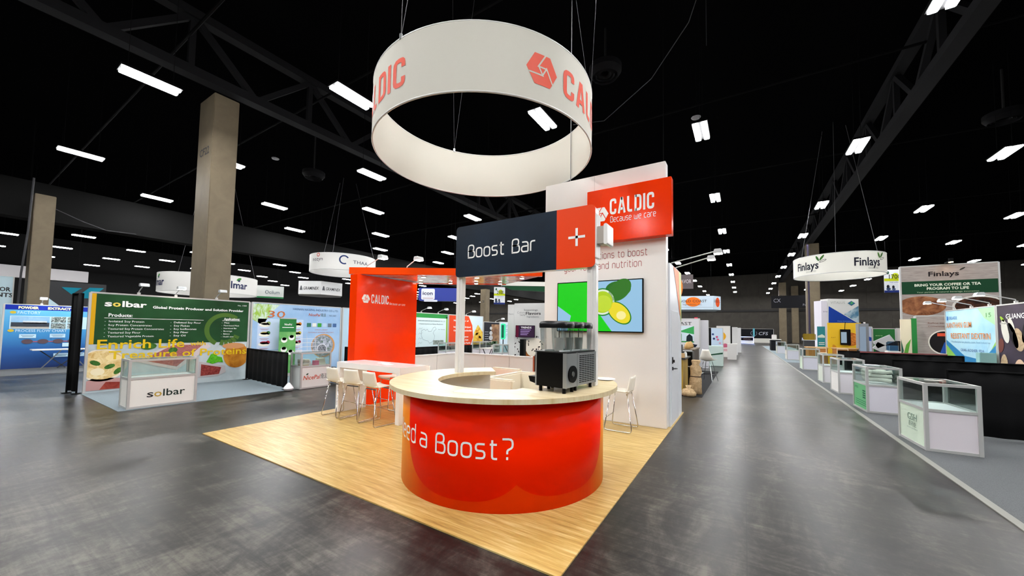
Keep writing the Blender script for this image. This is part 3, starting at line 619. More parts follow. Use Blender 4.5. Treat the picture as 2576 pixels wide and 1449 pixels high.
def booth_wall(axis, a, s0, s1, h, label, m, name='exhibit_backdrop', z0=0, cat='booth wall', th=.05):
    """flat wall: axis '+x' faces the aisle from the left, '-x' from the right, '-y' faces the camera"""
    if axis == '+x': t = thing(name, label, cat, (a, s0, .009), PI/2); sg = 1; o = s0
    elif axis == '-x': t = thing(name, label, cat, (a, s1, .009), -PI/2); sg = -1; o = s1
    else: t = thing(name, label, cat, (s0, a, .009), 0); sg = 1; o = s0
    W = s1-s0; B().box(.0, W, 0, th, z0, h).build('panel', m, t)
    for x in (0, W): B().box(x-.022, x+.022, -.012, th+.01, 0, h+.01).build('upright_post', ALU, t)
    B().box(0, W, -.008, th+.008, h, h+.03).build('top_rail', ALU, t)
    pr_ = Print(t, -.006, .003, s0=o, sg=sg); pr_.clip = (s0+.025, s1-.025); return t, pr_
def rotp(pts, a, cx, cz): return [(cx+x*math.cos(a)-z*math.sin(a), cz+x*math.sin(a)+z*math.cos(a)) for x, z in pts]
def M_(h): return mat(h, .6, spec=.12)
def leafm(): return m_mottle('basil_print', [(.35, '1f4a1c'), (.65, '4c7d33')], 9, .5)
LEAF = leafm(); LETT = m_mottle('lettuce_print', [(.3, '2f8f1a'), (.7, '6cc42c')], 14, .5)
# --- green food booth
t, p = booth_wall('+x', -13.5, 2.15, 5.58, 2.44, 'dark green booth wall with food photographs and yellow slogan', m_mottle('food_photo_ground', [(.3, 'a9b7bb'), (.7, 'c3cfd2')], 1.5, .6))
p.rect(2.25, 5.56, 1.18, 2.43, m_mottle('green_print', [(.3, '16351c'), (.5, '1e4626'), (.75, '2a5a33')], .5, .5, dist=.2)); p.rect(2.16, 2.25, 1.18, 2.43, M_('d2a21a')); p.up()
OLV = M_('4a6a2c'); p.ring(4.95, 1.55, .52, .52, .12, OLV, .9, 4.2); 
for k in range(5): p.poly(rotp([(.26, -.04), (.42, -.05), (.42, .05), (.26, .04)], -.5-k*.32, 4.95, 1.5), OLV)
# food pictures
p.disc(2.42, .66, .44, .40, M_('e9dfcd')); p.poly([(2.17, .05), (2.17, .28), (2.3, .36), (2.95, .3), (2.95, .05)], M_('b98f8d')); p.poly(rotp(ell(0, 0, .16, .09, 12), .1, 3.25, 1.1), LEAF)
p.poly([(3.0, .72), (3.72, 1.16), (4.5, 1.16), (4.62, 1.06), (3.85, .42)], M_('cfc3c2')); p.disc(5.28, .76, .34, .38, m_mottle('bun_print', [(.35, '9a5716'), (.65, 'c98a2e')], 3, .5)); p.poly([(4.35, .16), (4.35, .62), (5.0, .46), (5.02, .26), (4.8, .16)], M_('b9b3b3')); p.up()
MEAT = m_mottle('minced_meat_print', [(.35, '8c4a4c'), (.65, 'b97a76')], 16, .5, (1, 1, 5)); DUMP = m_mottle('dumpling_print', [(.3, 'c79a52'), (.5, 'e2c88c'), (.7, 'f0e0b4')], 7, .5)
p.disc(2.42, .67, .40, .36, DUMP); p.poly([(3.12, .74), (3.75, 1.12), (4.42, 1.12), (3.85, .52)], MEAT); p.poly([(2.4, .06), (2.5, .24), (2.95, .2), (2.95, .06)], m_mottle('raw_meat_print', [(.35, '7c2a22'), (.65, 'a5483c')], 5, .5)); p.poly([(4.4, .2), (4.4, .54), (4.9, .42), (4.85, .22)], m_mottle('red_mince_print', [(.35, '6f2422'), (.65, 'a04a44')], 22, .5))
p.poly(rotp([(-.2, -.1), (-.05, -.17), (.1, -.12), (.22, -.14), (.18, .02), (.06, .06), (.02, .16), (-.1, .12), (-.14, .02)], 0, 4.72, .7), LETT); p.disc(5.2, 1.06, .3, .09, M_('c28b5c')); p.up()
for (x, z, a) in ((2.3, .72, -.5), (2.55, .62, .4), (2.7, .5, .9)): p.poly(rotp(ell(0, 0, .1, .055, 12), a, x, z), LEAF)
p.disc(2.35, .5, .12, .09, M_('f0e2bd')); p.disc(2.6, .84, .13, .08, M_('efd9a0')); p.poly(rotp(ell(0, 0, .1, .08, 12), .2, 3.75, .98), LEAF); p.up()
YL = M_('dcb91f'); WT = M_('f3f6f2')
p.text('s', 2.39, 2.13, .15, WT, bold=.03, w=.13); p.text('o', 2.53, 2.13, .15, M_('e6d262'), bold=.03, w=.145); p.text('lbar', 2.70, 2.13, .15, WT, bold=.03, w=.46)
p.text('Global Protein Producer and Solution Provider', 3.28, 2.12, .068, WT, w=2.13, bold=.025); p.text('No. 1959', 5.25, 2.3, .04, WT, w=.24)
p.text('Products:', 2.47, 1.87, .085, WT, w=.43, bold=.025); p.rect(2.40, 4.40, 1.828, 1.838, WT); p.text('Applications:', 4.9, 1.85, .075, WT, w=.42, bold=.02); p.rect(4.86, 5.33, 1.828, 1.836, WT)
for i, s_ in enumerate(('Isolated Soy Protein', 'Soy Protein Concentrates', 'Textured Soy Protein Concentrates', 'Textured Soy Flour', 'Textured Vegetable Protein')): p.text('-  '+s_, 2.41, 1.73-i*.095, .05, WT, w=(.72, .87, 1.12, .66, .92)[i])
for i, s_ in enumerate(('Defatted Soy Flour', 'Soy Flakes', 'Soy Isoflavones', 'Soy Fiber', 'Soy Oil')): p.text('-  '+s_, 3.66, 1.73-i*.092, .05, WT, w=(.68, .42, .58, .40, .34)[i])
for i, s_ in enumerate(('Meat', 'Plant-based Meat', 'Nutritional Bar', 'Beverage', 'Bakery', 'Health care')): p.text('-  '+s_, 4.85, 1.75-i*.085, .042, WT, w=(.2, .46, .40, .28, .22, .32)[i])
p.text('Enrich Life', 2.31, 1.06, .24, YL, w=1.68, bold=.015); p.text('with', 4.12, 1.1, .12, YL, w=.36, bold=.015); p.text('Treasure of Proteins', 2.52, .80, .21, YL, w=3.03, bold=.015); p.flush()
for i, (y, lb) in enumerate(((3.0, 'left'), (3.75, 'middle'), (4.7, 'right'))): arm_light((-13.5, y, 2.5), PI/2, f'arm light over the dark green booth wall, {lb} one', .35, lit=(i == 1))
def drape(p0, p1, z0, z1, label, name='black_drape', amp=.02, n=40, cat='drape'):
    P0 = Vector(p0); P1 = Vector(p1); d = P1-P0; nn = Vector((-d.y, d.x)).normalized(); k = d.length*9
    t = thing(name, label, cat, (P0.x, P0.y, .009))
    def fn(u, v):
        q = d*u+nn*math.sin(u*k*2)*amp*(1-.4*v); return (q.x, q.y, z0+(z1-z0)*v)
    B().grid(fn, max(12, int(d.length*22)), 3).build('cloth', DRAPE, t, smooth='all', solid=.006)
    a = (0, 0, z1-.01); b = (d.x, d.y, z1-.01); B().tube([a, b], .018, 8).build('top_pole', STEELK, t)
    for q in ((0, 0), (d.x, d.y)):
        B().tube([(q[0], q[1], 0), (q[0], q[1], z1)], .018, 8).build('upright_pole', STEELK, t); B().box(q[0]-.08, q[0]+.08, q[1]-.08, q[1]+.08, 0, .008).build('base_plate', STEELK, t)
drape((-13.95, 1.94), (-13.62, 2.05), .05, 2.42, 'tall black drape closing the left end of the green booth', amp=.035)
drape((-13.3, 5.5), (-10.42, 5.27), .04, .98, 'low black side drape between green booth and neighbouring blue booth')
def showcase(x, y, rz, wd, dp, h, label, front, left, fprint=None, lprint=None, top=None, group='glass display counters', gz=.60):
    """glass display counter; local front = -y, origin at the front left foot"""
    t = thing('display_counter', label, 'display counter', (x, y, .01), rz, group); e = .022
    for a in (0, wd):
        for b in (0, dp): B().box(a-e, a+e, b-e, b+e, 0, h).build('post', ALU, t)
    for z in (.02, gz, h-.02):
        for b in (0, dp): B().box(e, wd-e, b-.018, b+.018, z-.02, z+.02).build('rail', ALU, t)
        for a in (0, wd): B().box(a-.018, a+.018, e, dp-e, z-.02, z+.02).build('rail', ALU, t)
    B().box(e, wd-e, -.006, .006, .04, gz-.02).build('front_panel', front, t); B().box(-.006, .006, e, dp-e, .04, gz-.02).build('side_panel', left, t)
    B().box(wd-.006, wd+.006, e, dp-e, .04, gz-.02).build('side_panel', PANELW, t); B().box(e, wd-e, dp-.006, dp+.006, .04, gz-.02).build('back_panel', PANELW, t)
    B().box(e, wd-e, e, dp-e, gz-.012, gz+.006).build('shelf', mat('eceaf0', .3), t)
    for (x0, x1, y0, y1) in ((e, wd-e, -.003, .003), (e, wd-e, dp-.003, dp+.003), (-.003, .003, e, dp-e), (wd-.003, wd+.003, e, dp-e)): B().box(x0, x1, y0, y1, gz+.02, h-.04).build('glass_pane', GLASS, t)
    B().box(e, wd-e, e, dp-e, h-.008, h).build('glass_top', GLASS, t)
    if fprint: q = Print(t, -.009); fprint(q); q.flush()
    if lprint:
        s_ = thing_part('side_print', t, (-.009, dp, 0), -PI/2); q = Print(s_, -.002); lprint(q); q.flush()
    return t
def solp(q): q.text('s', .27, .20, .15, INK_K, bold=.01, w=.1); q.text('o', .38, .20, .15, M_('c2a24a'), bold=.01, w=.12); q.text('lbar', .52, .20, .15, M_('22302a'), bold=.01, w=.36)
showcase(-10.36, 2.24, PI/2, 1.06, .5, .98, 'white display counter with green and gold wordmark at the green booth', mat('e9e7e0', .5), mat('e9e7e0', .5), solp)
REDT = M_('c9502a')
def nicp(q): q.text('NicePal', .06, .24, .12, REDT, w=.46, bold=.01, shear=.2); q.text('南派', .55, .24, .12, M_('2f4a38'), w=.2); q.poly(rotp(ell(0, 0, .035, .02, 10), .5, .17, .39), M_('2f4a38'))
showcase(-10.15, 5.5, PI/2, .82, .5, .98, 'white display counter full of papers and boxes at the coconut booth', mat('e4e6e2', .5), mat('cfd3d0', .5), nicp)
# things kept inside that counter
for i in range(5): o = tag(B().box(-.12, .12, -.09, .09, 0, .035).build('magazine_stack', mat(('b9a58c', 'cfcac0', 'a8a49c', 'c5b9a6', 'd8d5cd')[i], .7), bevel=.004), f'stack of magazines in the glass counter, {["bottom", "second", "middle", "fourth", "top"][i]} layer', 'magazines', 'magazines in the coconut booth counter'); o.location = (-10.38, 5.68, .618+i*.036); o.rotation_euler = (0, 0, .1*i)
for i in range(4): o = tag(B().box(-.12, .12, -.1, .1, 0, .045).build('leaflet_bundle', mat('c6ccbc', .7), bevel=.005), f'bundle of pale leaflets at the right end of the counter, {["lowest", "second", "third", "upper"][i]} one', 'leaflets', 'leaflets in the coconut booth counter'); o.location = (-10.38, 6.16, .618+i*.046); o.rotation_euler = (0, 0, -.12*i)
o = tag(B().box(-.07, .07, -.06, .06, 0, .13).build('pink_carton', mat('c2607c', .5), bevel=.004), 'pink carton inside the glass counter of the coconut booth', 'carton'); o.location = (-10.3, 5.98, .618)
o = tag(B().lathe([(.001, 0), (.07, .0), (.085, .06), (.06, .13), (.02, .15), (.001, .15)], 14).build('plastic_bag', mat('d5d7da', .3), smooth=True), 'crumpled clear plastic bag inside the glass counter', 'bag'); o.location = (-10.5, 5.88, .618)
o = tag(B().lathe([(.001, 0), (.1, .01), (.13, .06), (.09, .12), (.03, .2), (.001, .21)], 9).build('plastic_bag', mat('dfe2e6', .25), smooth=True), 'white plastic bag dropped by the post of the low drape', 'bag'); o.location = (-10.2, 5.22, .01)
# --- coconut booth wall
t, p = booth_wall('+x', -13.5, 5.66, 8.78, 2.44, 'light blue coconut booth wall with fruit pictures and a green pack', m_mottle('sky_print', [(.3, '8fb6df'), (.7, 'b3d0ea')], .8, .5, dist=.1))
p.poly([(5.68, 2.42), (6.5, 2.42), (6.2, 2.1), (6.0, 1.7), (5.68, 1.9)], m_mottle('palm_print', [(.4, '9cc24a'), (.6, 'cfe3d6')], 9, .5, (1, 1, .4))); p.rect(5.84, 7.32, .9, 1.93, M_('c3d5ee')); p.rect(5.84, 7.32, .2, .86, M_('d9dbe6')); p.up()
for i, x in enumerate((6.05, 7.08)):
    for j, z in enumerate((1.72, 1.4, 1.08)):
        p.disc(x, z, .17, .07, M_('eceadf')); p.disc(x, z+.05, .12, .05, M_(('c9c6b0', 'd9c77a', 'b0364a', 'd08a3a', 'cdb06a', 'a52f4a')[i*3+j])); p.disc(x+.12, z+.06, .06, .06, M_(('8fa86a', '3c7a3a', 'a3243a', 'd07f2a', 'c8b34a', '8a1f3a')[i*3+j])); p.rect(x-.14, x+.14, z-.14, z-.128, M_('9a6a76')); p.rect(x-.1, x+.1, z-.165, z-.155, M_('9a6a76'))
p.text('30', 6.12, 1.98, .24, M_('c06a3a'), w=.55, shear=.1); p.text('HAINAN NICEPAL INDUSTRY CO.,LTD.', 6.94, 2.27, .075, M_('3a5a86'), w=1.72); p.text('NicePal', 7.5, 2.08, .1, M_('b8562e'), w=.42, shear=.2, bold=.01); p.text('南派', 7.96, 2.08, .1, M_('4a5a5a'), w=.2); p.text('NO.2407', 8.3, 2.09, .06, M_('4a5a7a'), w=.28)
for i in range(6): p.rect(7.45+i*.2, 7.6+i*.2, 1.68, 1.82, M_(('3a7a6a', 'e6e8e2', '3f9a3f', 'b9cfe6', '6a7a86', '4a6a9a')[i]))
p.text("CHINA'S LARGEST", 7.75, 1.55, .05, M_('b47a7a'), w=.5); p.text('COCONUT POWDER FACTORY', 7.5, 1.45, .05, M_('b47a7a'), w=1.0)
p.disc(8.1, .98, .46, .44, M_('c9935a')); p.up(); p.disc(8.08, .98, .41, .40, m_mottle('plant_aerial_print', [(.3, '3f6a34'), (.5, '8f96a4'), (.7, 'cfd6e2')], 9, .5)); p.up(); p.disc(8.05, .85, .2, .2, M_('d9dde4')); p.up(); p.disc(8.05, .85, .17, .17, m_mottle('machine_print', [(.4, '3a3d44'), (.6, 'a5aab2')], 30, .5)); p.flush()
rb = thing('roll_up_banner', 'narrow green banner with coconut pictures standing before the blue wall', 'banner', (-13.2, 6.38, .01), PI/2)
B().box(0, .54, 0, .02, .1, 1.95).build('banner_sheet', m_mottle('green_banner', [(.35, '4f9a52'), (.65, '7dbb6f')], 2, .5), rb); B().box(-.02, .56, -.06, .08, 0, .1).build('base_cassette', ALU, rb); B().box(0, .54, -.01, .03, 1.94, 1.97).build('top_bar', ALU, rb)
q = Print(rb, -.003); q.rect(0, .54, 1.5, 1.93, M_('2f7a3e')); q.up(); q.text('NicePal', .15, 1.72, .07, INK_W, w=.24, bold=.01); q.rect(.08, .46, 1.64, 1.66, INK_W)
for (x, z, c_) in ((.16, 1.22, 'c25a4a'), (.4, 1.3, 'e3efe0'), (.16, .9, 'e8efe2'), (.38, .8, '5fae3a'), (.2, .45, 'd6c48a')): q.disc(x, z, .1, .09, M_('eef3ea')); q.disc(x, z+.04, .07, .05, M_(c_))
q.flush()
t, p = booth_wall('+x', -13.5, 8.86, 12.36, 2.44, 'pale blue booth wall mostly hidden behind the orange wall', M_('b6d2e2')); p.rect(9.3, 12, 1.9, 2.2, M_('7fa9cf')); p.flush()
drape((-13.2, 8.82), (-11, 8.82), .04, .92, 'low black side drape right of the coconut booth')
# folding table and hand truck in the next booth
def fold_table(x, y, rz, L, h, label, m=None, d=.6):
    t = thing('folding_table', label, 'table', (x, y, .01), rz); B().box(-L/2, L/2, -d/2, d/2, h-.035, h).build('table_top', m or mat('dcdcd8', .4), t, bevel=.006)
    for s in (-1, 1):
        B().bar((s*.08, -d/3, h-.04), (s*L*.36, -d/3, 0.01), .035, .03).build('leg', mat('7d7f82', .4, .7), t); B().bar((-s*L*.36, d/3, h-.04), (s*.1, d/3, 0.01), .035, .03).build('leg', mat('33353a', .5), t)
    return t
fold_table(-11.6, 9.5, PI/2, 1.3, .98, 'white-topped folding table right of the coconut booth'); fold_table(-11.0, 10.9, PI/2, .9, .55, 'low white folding table with crossed legs behind the high table')
ht = thing('pallet_truck', 'orange hand truck parked between the low tables', 'hand truck', (-10.9, 8.5, .01), 1.2)
B().tube([(0, 0, .1), (0, .25, .95)], .02, 8).build('handle', mat('d9541e', .4), ht); B().tube([(.3, 0, .1), (.3, .25, .95), (0, .25, .95)], .02, 8).build('handle', mat('d9541e', .4), ht); B().box(-.05, .35, -.3, .05, .06, .1).build('toe_plate', mat('d9541e', .4), ht)
for x in (-.04, .34): w_ = B().lathe([(.03, -.025), (.1, -.025), (.1, .025), (.03, .025)], 18); w_.v = [(x+c_, a, .1+b) for a, b, c_ in w_.v]; w_.build('wheel', BLACK, ht, smooth=True)
bag = tag(B().lathe([(.001, 0), (.17, 0), (.2, .2), (.15, .42), (.05, .5), (.001, .5)], 12).build('bin_bag', mat('09090a', .35), smooth=True), 'black bin bag beside the coconut booth counter', 'bag'); bag.location = (-10.45, 6.62, .01)
# --- white chemistry booth, red booth, dark booth further along the same row
t, p = booth_wall('+x', -13.5, 12.42, 15.02, 2.44, 'pale booth wall with green header, company text and a map outline', M_('cfe4e8')); GRN = M_('2f8a43')
p.rect(12.44, 15.0, 2.22, 2.43, GRN); p.rect(14.9, 15.0, .1, 2.3, M_('7fb23e')); p.text('SHANDONG SANYUAN BIOTECHNOLOGY CO., LTD', 12.86, 2.03, .075, M_('3f5a66'), w=1.95); p.text('A Reliable Erythritol and Allulose Manufacturer', 12.92, 1.88, .065, M_('3f5a66'), w=1.75, shear=.2); p.disc(12.6, 2.0, .12, .11, M_('c9402c')); p.text('YUAN', 12.55, 1.85, .05, GRN, w=.18)
CHN = [(0, .4), (.18, .5), (.3, .42), (.42, .5), (.5, .36), (.72, .38), (.86, .6), (1.0, .64), (1.08, .5), (.92, .4), (.86, .26), (.98, .1), (.94, -.1), (.8, -.26), (.6, -.34), (.5, -.2), (.3, -.16), (.12, -.1), (.0, .1)]
p.line([(13.12+x*.95, 1.22+z*.85) for x, z in CHN], .018, M_('8fa6b0'), True)
for z in (1.62, 1.38, 1.14, .92): p.text('- product', 12.5, z, .05, M_('5a6a72'), w=.28); p.line([(12.92, z+.0), (13.0, z+.08), (13.1, z+.02), (13.18, z+.1)], .012, M_('8fa6b0'))
p.text('Jinan  Shandong', 14.3, 1.62, .045, M_('6a7a82'), w=.5); p.rect(13.95, 14.72, .86, 1.08, m_mottle('plant_photo', [(.35, '5a6a5f'), (.65, 'a8b5b0')], 9, .6)); p.flush()
t, p = booth_wall('+x', -13.5, 15.1, 18.2, 2.44, 'red and yellow booth wall with white product list and pistachios', M_('cfe2ec'))
p.poly([(15.12, .7), (17.0, .7), (17.25, 1.2), (17.15, 1.9), (16.8, 2.42), (15.12, 2.42)], M_('de4a25')); p.poly([(17.2, .72), (18.18, .72), (18.18, 1.5), (17.7, 1.95), (17.35, 1.5)], m_mottle('pistachio_print', [(.35, 'b97a24'), (.5, 'e6b83a'), (.7, 'dbe37a')], 4, .5)); p.up()
for i, (s_, z, w_) in enumerate((('Manufacturer of', 2.1, 1.3), ('Isolated and Hydrolysed', 1.75, 1.5), ('Gelatin & Polysaccharides', 1.55, 1.6), ('- Carrageenan', 1.2, .8), ('- Konjac Gum', 1.02, .8), ('- Collagen Peptide', .84, 1.0))): p.text(s_, 15.5 if i < 3 else 16.0, z, .095, INK_W, w=w_, bold=.02)
for (x, z, a) in ((17.6, 1.4, .4), (17.9, 1.2, -.3), (17.75, .92, .1)): p.poly(rotp(ell(0, 0, .2, .1, 14), a, x, z), M_('c9963a')); p.poly(rotp(ell(0, 0, .13, .06, 14), a, x, z), M_('e9d27a'))
p.flush()
t, p = booth_wall('+x', -13.5, 18.28, 20.0, 2.12, 'dark booth wall with pale human figures', M_('22242c')); BR = m_mottle('brown_print', [(.35, '5a4032'), (.65, '9a7a5c')], 3, .6)
p.rect(19.1, 19.98, .6, 2.0, BR); p.up()
for z, r in ((1.75, .1), (1.45, .13), (1.15, .16)): p.disc(19.05, z, r*1.3, r, M_('b9bcc0'))
for i in range(5): p.rect(18.4, 18.8, 1.5-i*.14, 1.53-i*.14, M_('a9b0ba'))
p.flush()
t, p = booth_wall('+x', -13.5, 20.06, 21.4, 2.16, 'pale lit booth wall with rows of small blue text', M_('cfe2ee'))
for i in range(9): p.rect(20.2, 21.1-(i % 3)*.15, 1.95-i*.1, 1.98-i*.1, M_('6f93b4'))
p.flush()
for i, (y, lb) in enumerate(((13.1, 'pale chemistry booth wall, left one'), (14.3, 'pale chemistry booth wall, right one'), (16.6, 'red booth wall'), (19.6, 'dark figure booth wall'))): arm_light((-13.5, y, 2.5 if i < 3 else 2.18), PI/2, 'arm light clipped on the '+lb, .5)
drape((-13.2, 12.45), (-13.2, 18.1), .04, .78, 'long low black drape below the pale and red booth walls', amp=.015)
for (y, lb) in ((13.5, 'low glass display counter before the pale chemistry booth'), (16.2, 'low glass display counter before the red booth')): showcase(-12.2, y, PI/2, 1.25, .5, 1.0, lb, PANELW, PANELW)
# cafe clutter before the dark booth
fold_table(-11.6, 18.6, PI/2, 1.5, .8, 'brown table before the dark figure booth', mat('b08a5a', .5)); fold_table(-10.9, 15.4, PI/2, 1.1, .75, 'white table in front of the speckled tower', mat('dedad2', .4))
for i, (y, z) in enumerate(((18.2, .81), (18.6, .81))): o = tag(B().cyl(0, 0, 0, .2, .09, 12).build('paper_cup_pack', mat('eceeec', .5), bevel=.01), ('white pack on the brown table, left one', 'white pack on the brown table, right one')[i], 'pack'); o.location = (-11.6, y, z)
o = tag(B().lathe([(.001, 0), (.2, 0), (.24, .25), (.16, .5), (.08, .72), (.03, .75), (.001, .75)], 10).build('paper_bag', mat('d3b277', .7), smooth=True), 'crumpled kraft paper bag on the brown table', 'bag'); o.location = (-11.6, 19.1, .81)
o = thing('drink_carton_stack', 'stacked orange drink cartons beside the low glass counter', 'cartons', (-11.0, 17.5, .01)); 
for i in range(4): B().box(-.14, .14, -.14, .14, .24*i, .24*i+.235).build('carton', mat(('e0561e', 'ea6a24', 'd94a18', 'e8672a')[i], .4), o, bevel=.01)
# --- white seasoning tower with screen
fl = thing('seasoning_tower', 'white tower lettered about flavors with a chocolate cookie picture', 'booth tower', (-9.9, 16.0, 0), R_(12)); OFFW = mat('d6d6d4', .5, name='off_white_print')
B().box(0, 1.72, 0, 1.6, 0, 3.04).build('tower_body', OFFW, fl, bevel=.01); B().box(-.36, 0, .02, 1.5, 0, 2.98).build('side_fin', OFFW, fl, bevel=.01)
q = Print(fl, -.004, .003); INKG = M_('8e9092')
q.text('Seasonings', .52, 2.66, .09, M_('55585c'), w=.72); q.text('Colors', .16, 2.52, .11, INKG, w=.42); q.text('Flavors', .62, 2.46, .15, INK_K, w=.78, bold=.015); q.text('TASTE', .3, 2.40, .075, M_('55585c'), w=.28); q.text('Ingredients', .68, 2.32, .085, INKG, w=.62); q.text('Flavors', -.3, 2.45, .1, INKG, w=.26)
q.disc(1.1, .75, .62, .55, M_('efe6d6')); q.up(); q.ring(1.1, .68, .62, .52, .2, m_mottle('cookie_print', [(.35, '8a4a22'), (.65, 'b06a34')], 12, .5), PI*1.05, PI*1.95)
rnd = random.Random(3)
for i in range(46):
    x = .05+rnd.random()*1.6; z = .35+rnd.random()*1.15
    if x < .7 or z > .6 or rnd.random() < .4: q.poly(rotp(ell(0, 0, .02+.05*rnd.random(), .02+.02*rnd.random(), 6), rnd.random()*3, x, z), M_('2a2220'))
q.flush()
ts = thing('menu_screen', 'small purple trends screen on the white seasoning tower', 'screen', (-9.2, 15.95, 1.62), R_(12)); B().box(-.5, .5, -.06, 0, -.3, .3).build('case', BLACK, ts, bevel=.01)
q = Print(ts, -.062, .002, name='screen_picture'); q.rect(-.48, .48, -.28, .28, em('3a1440', .6)); q.rect(-.48, -.34, -.28, .28, em('a01a2a', .7)); q.up(); q.text('TRENDS', -.22, .15, .09, em('ffffff', .9), w=.55, bold=.02)
for i in range(4): q.rect(-.24, .3-.06*i, .06-i*.08, .09-i*.08, em('c9a6f0', .7))
q.flush()
o = thing('floor_speaker', 'black column speaker before the cookie picture', 'speaker', (-8.95, 15.3, 0)); B().box(-.11, .11, -.12, .12, .02, 1.25).build('cabinet', BLACK, o, bevel=.01); B().box(-.16, .16, -.16, .16, 0, .02).build('base', BLACK, o)
o = thing('lit_sign', 'small glowing green sign at the seasoning tower edge', 'lit sign', (-10.42, 15.75, 0)); B().prism(rrect(-.12, .12, 1.2, 2.0, .06, 4), 0, .08, 'xz').build('sign_body', em('35e0a0', 1.2), o); B().prism(rrect(-.07, .07, 1.27, 1.93, .04, 4), -.01, 0, 'xz').build('sign_face', M_('1f6a50'), o); B().box(-.02, .02, .03, .06, 0, 1.2).build('stand_pole', STEELK, o)
o = thing('potted_plant', 'small dark green plant on the white table by the tower', 'plant', (-10.9, 15.6, .76)); B().cyl(0, 0, 0, .14, .1, 14, .12).build('pot', mat('d8d5cf', .5), o)
lf = B(); rnd = random.Random(5)
for i in range(40):
    a = rnd.random()*2*PI; r = .1+.2*rnd.random(); z = .2+.15*rnd.random(); lf.add([(0, 0, .12), (r*math.cos(a-.2), r*math.sin(a-.2), z), (r*1.4*math.cos(a), r*1.4*math.sin(a), z-.04), (r*math.cos(a+.2), r*math.sin(a+.2), z)], [(0, 1, 2, 3)])
lf.build('foliage', mat('1f4a22', .6), o)['kind'] = 'stuff'
showcase(-9.9, 14.2, 0, .5, .5, 1.0, 'small glass counter before the seasoning tower', PANELW, PANELW)
o = thing('poster_tower', 'olive-green edged panel behind the seasoning tower', 'panel', (-8.2, 17.9, 0)); B().box(0, .5, 0, .1, 0, 2.8).build('panel', M_('5a6a2a'), o); B().box(0, .5, -.02, 0, 2.3, 2.8).build('header', BLACK, o)

# ============================================================ FAR LEFT
def m_blue():
    t = NT('blue_gradient_print', .5, .4); s_ = t.n('SeparateXYZ'); tc = t.n('TexCoord'); t.l(tc.outputs['Object'], s_.inputs[0])
    t.base(t.ramp(t.math('DIVIDE', s_.outputs[2], 2.4), [(0, '16336f'), (.3, '1d5a9e'), (.6, '3f95cf'), (.95, '63b8e6')])); return t.m
t, p = booth_wall('+x', -22.3, 1.52, 4.2, 2.32, 'blue booth wall with factory photographs and a process flow chart', m_blue()); LB = M_('bfe0f2')
p.rect(1.54, 4.18, 2.14, 2.31, M_('1a2f9c')); p.up(); p.text('POWDER', 1.83, 2.18, .09, M_('f0eeb4'), w=.46, bold=.05); p.text('EXTRACT', 2.5, 2.18, .09, M_('f0eeb4'), w=.57, bold=.05)
p.text('FACTORY', 1.82, 1.99, .11, LB, w=.52, bold=.01); p.text('PROCESS FLOW CHART', 1.8, 1.33, .1, LB, w=1.2, bold=.01); p.disc(1.72, 2.04, .07, .05, M_('c9b23a')); p.disc(1.7, 1.38, .07, .05, M_('c9b23a')); p.rect(1.66, 4.1, 1.44, 1.92, LB); p.up()
p.rect(1.69, 2.56, 1.46, 1.90, m_mottle('factory_sky_photo', [(.3, '6fa6d6'), (.7, 'a9cfe9')], 2, .6)); 
for (a, b_, c_, d_) in ((2.60, 2.96, 1.69, 1.90), (2.60, 2.96, 1.46, 1.66), (3.0, 3.36, 1.69, 1.90), (3.0, 3.36, 1.46, 1.66)): p.rect(a, b_, c_, d_, m_mottle('machine_photo', [(.4, '4a4f58'), (.5, '7b8f86'), (.62, 'c6cdd6')], 24, .6))
p.up(); p.rect(1.69, 2.56, 1.52, 1.68, M_('3a424c')); p.rect(1.95, 2.5, 1.64, 1.74, M_('c9d3da')); p.rect(1.69, 2.56, 1.46, 1.53, M_('b9b7b0'))
p.line([(2.05, .97), (3.3, .98)], .03, M_('b05a6a')); p.up()
for i in range(4): p.disc(2.08+.36*i, .98, .13, .085, M_('5a4a52'))
for (x, z) in ((2.08, 1.18), (2.78, 1.19), (3.1, .84), (2.9, .45), (3.3, .45)): p.rect(x-.19, x+.19, z-.07, z+.07, LB); 
p.up()
for (x, z) in ((2.08, 1.18), (2.78, 1.19), (2.9, .45), (3.3, .45)): p.rect(x-.15, x+.15, z+.015, z+.03, M_('3a5a80')); p.rect(x-.12, x+.12, z-.03, z-.015, M_('3a5a80'))
p.flush()
arm_light((-22.3, 2.35, 2.38), PI/2, 'bright arm light over the blue factory booth wall, left one', .3); arm_light((-22.3, 3.15, 2.38), PI/2, 'bright arm light over the blue factory booth wall, right one', .3)
ft = fold_table(-21.5, 2.85, PI/2, 1.5, .72, 'white folding table with crossed legs before the blue booth wall'); bpy.data.objects['folding_table'].name
t, p = booth_wall('+x', -23.5, -.2, 1.5, 2.05, 'beige brick-pattern booth wall at the far left edge', m_mottle('brick_print', [(.4, '8f8674'), (.6, 'a89c86')], 6, .7, (1, 1, 3)))
p.rect(-.18, 1.48, 1.85, 2.05, M_('2f5a9c')); p.text('1939', 1.2, 1.9, .08, INK_W, w=.2); p.flush()
t, p = booth_wall('+x', -30.5, .6, 2.3, 3.9, 'tall pale blue panel with cut-off black capitals at the left edge', M_('c6dfe8')); p.text('PROTEIN FOR', .85, 3.18, .2, INK_K, w=1.38, bold=.03); p.text('INGREDIENTS', .65, 2.9, .2, INK_K, w=1.66, bold=.03); p.flush()
bb = thing('fascia_board', 'long white fascia board hanging behind the far left column', 'hanging sign', (-34, .5, 4.15), PI/2); B().box(0, 4.77, 0, .3, 0, .66).build('board', mat('bdbabc', .6), bb, bevel=.01)
for x in (.4, 2.4, 4.4): B().tube([(x, .15, .66), (x, .15, 9)], .01, 4).build('suspension_cable', STEELK, bb)
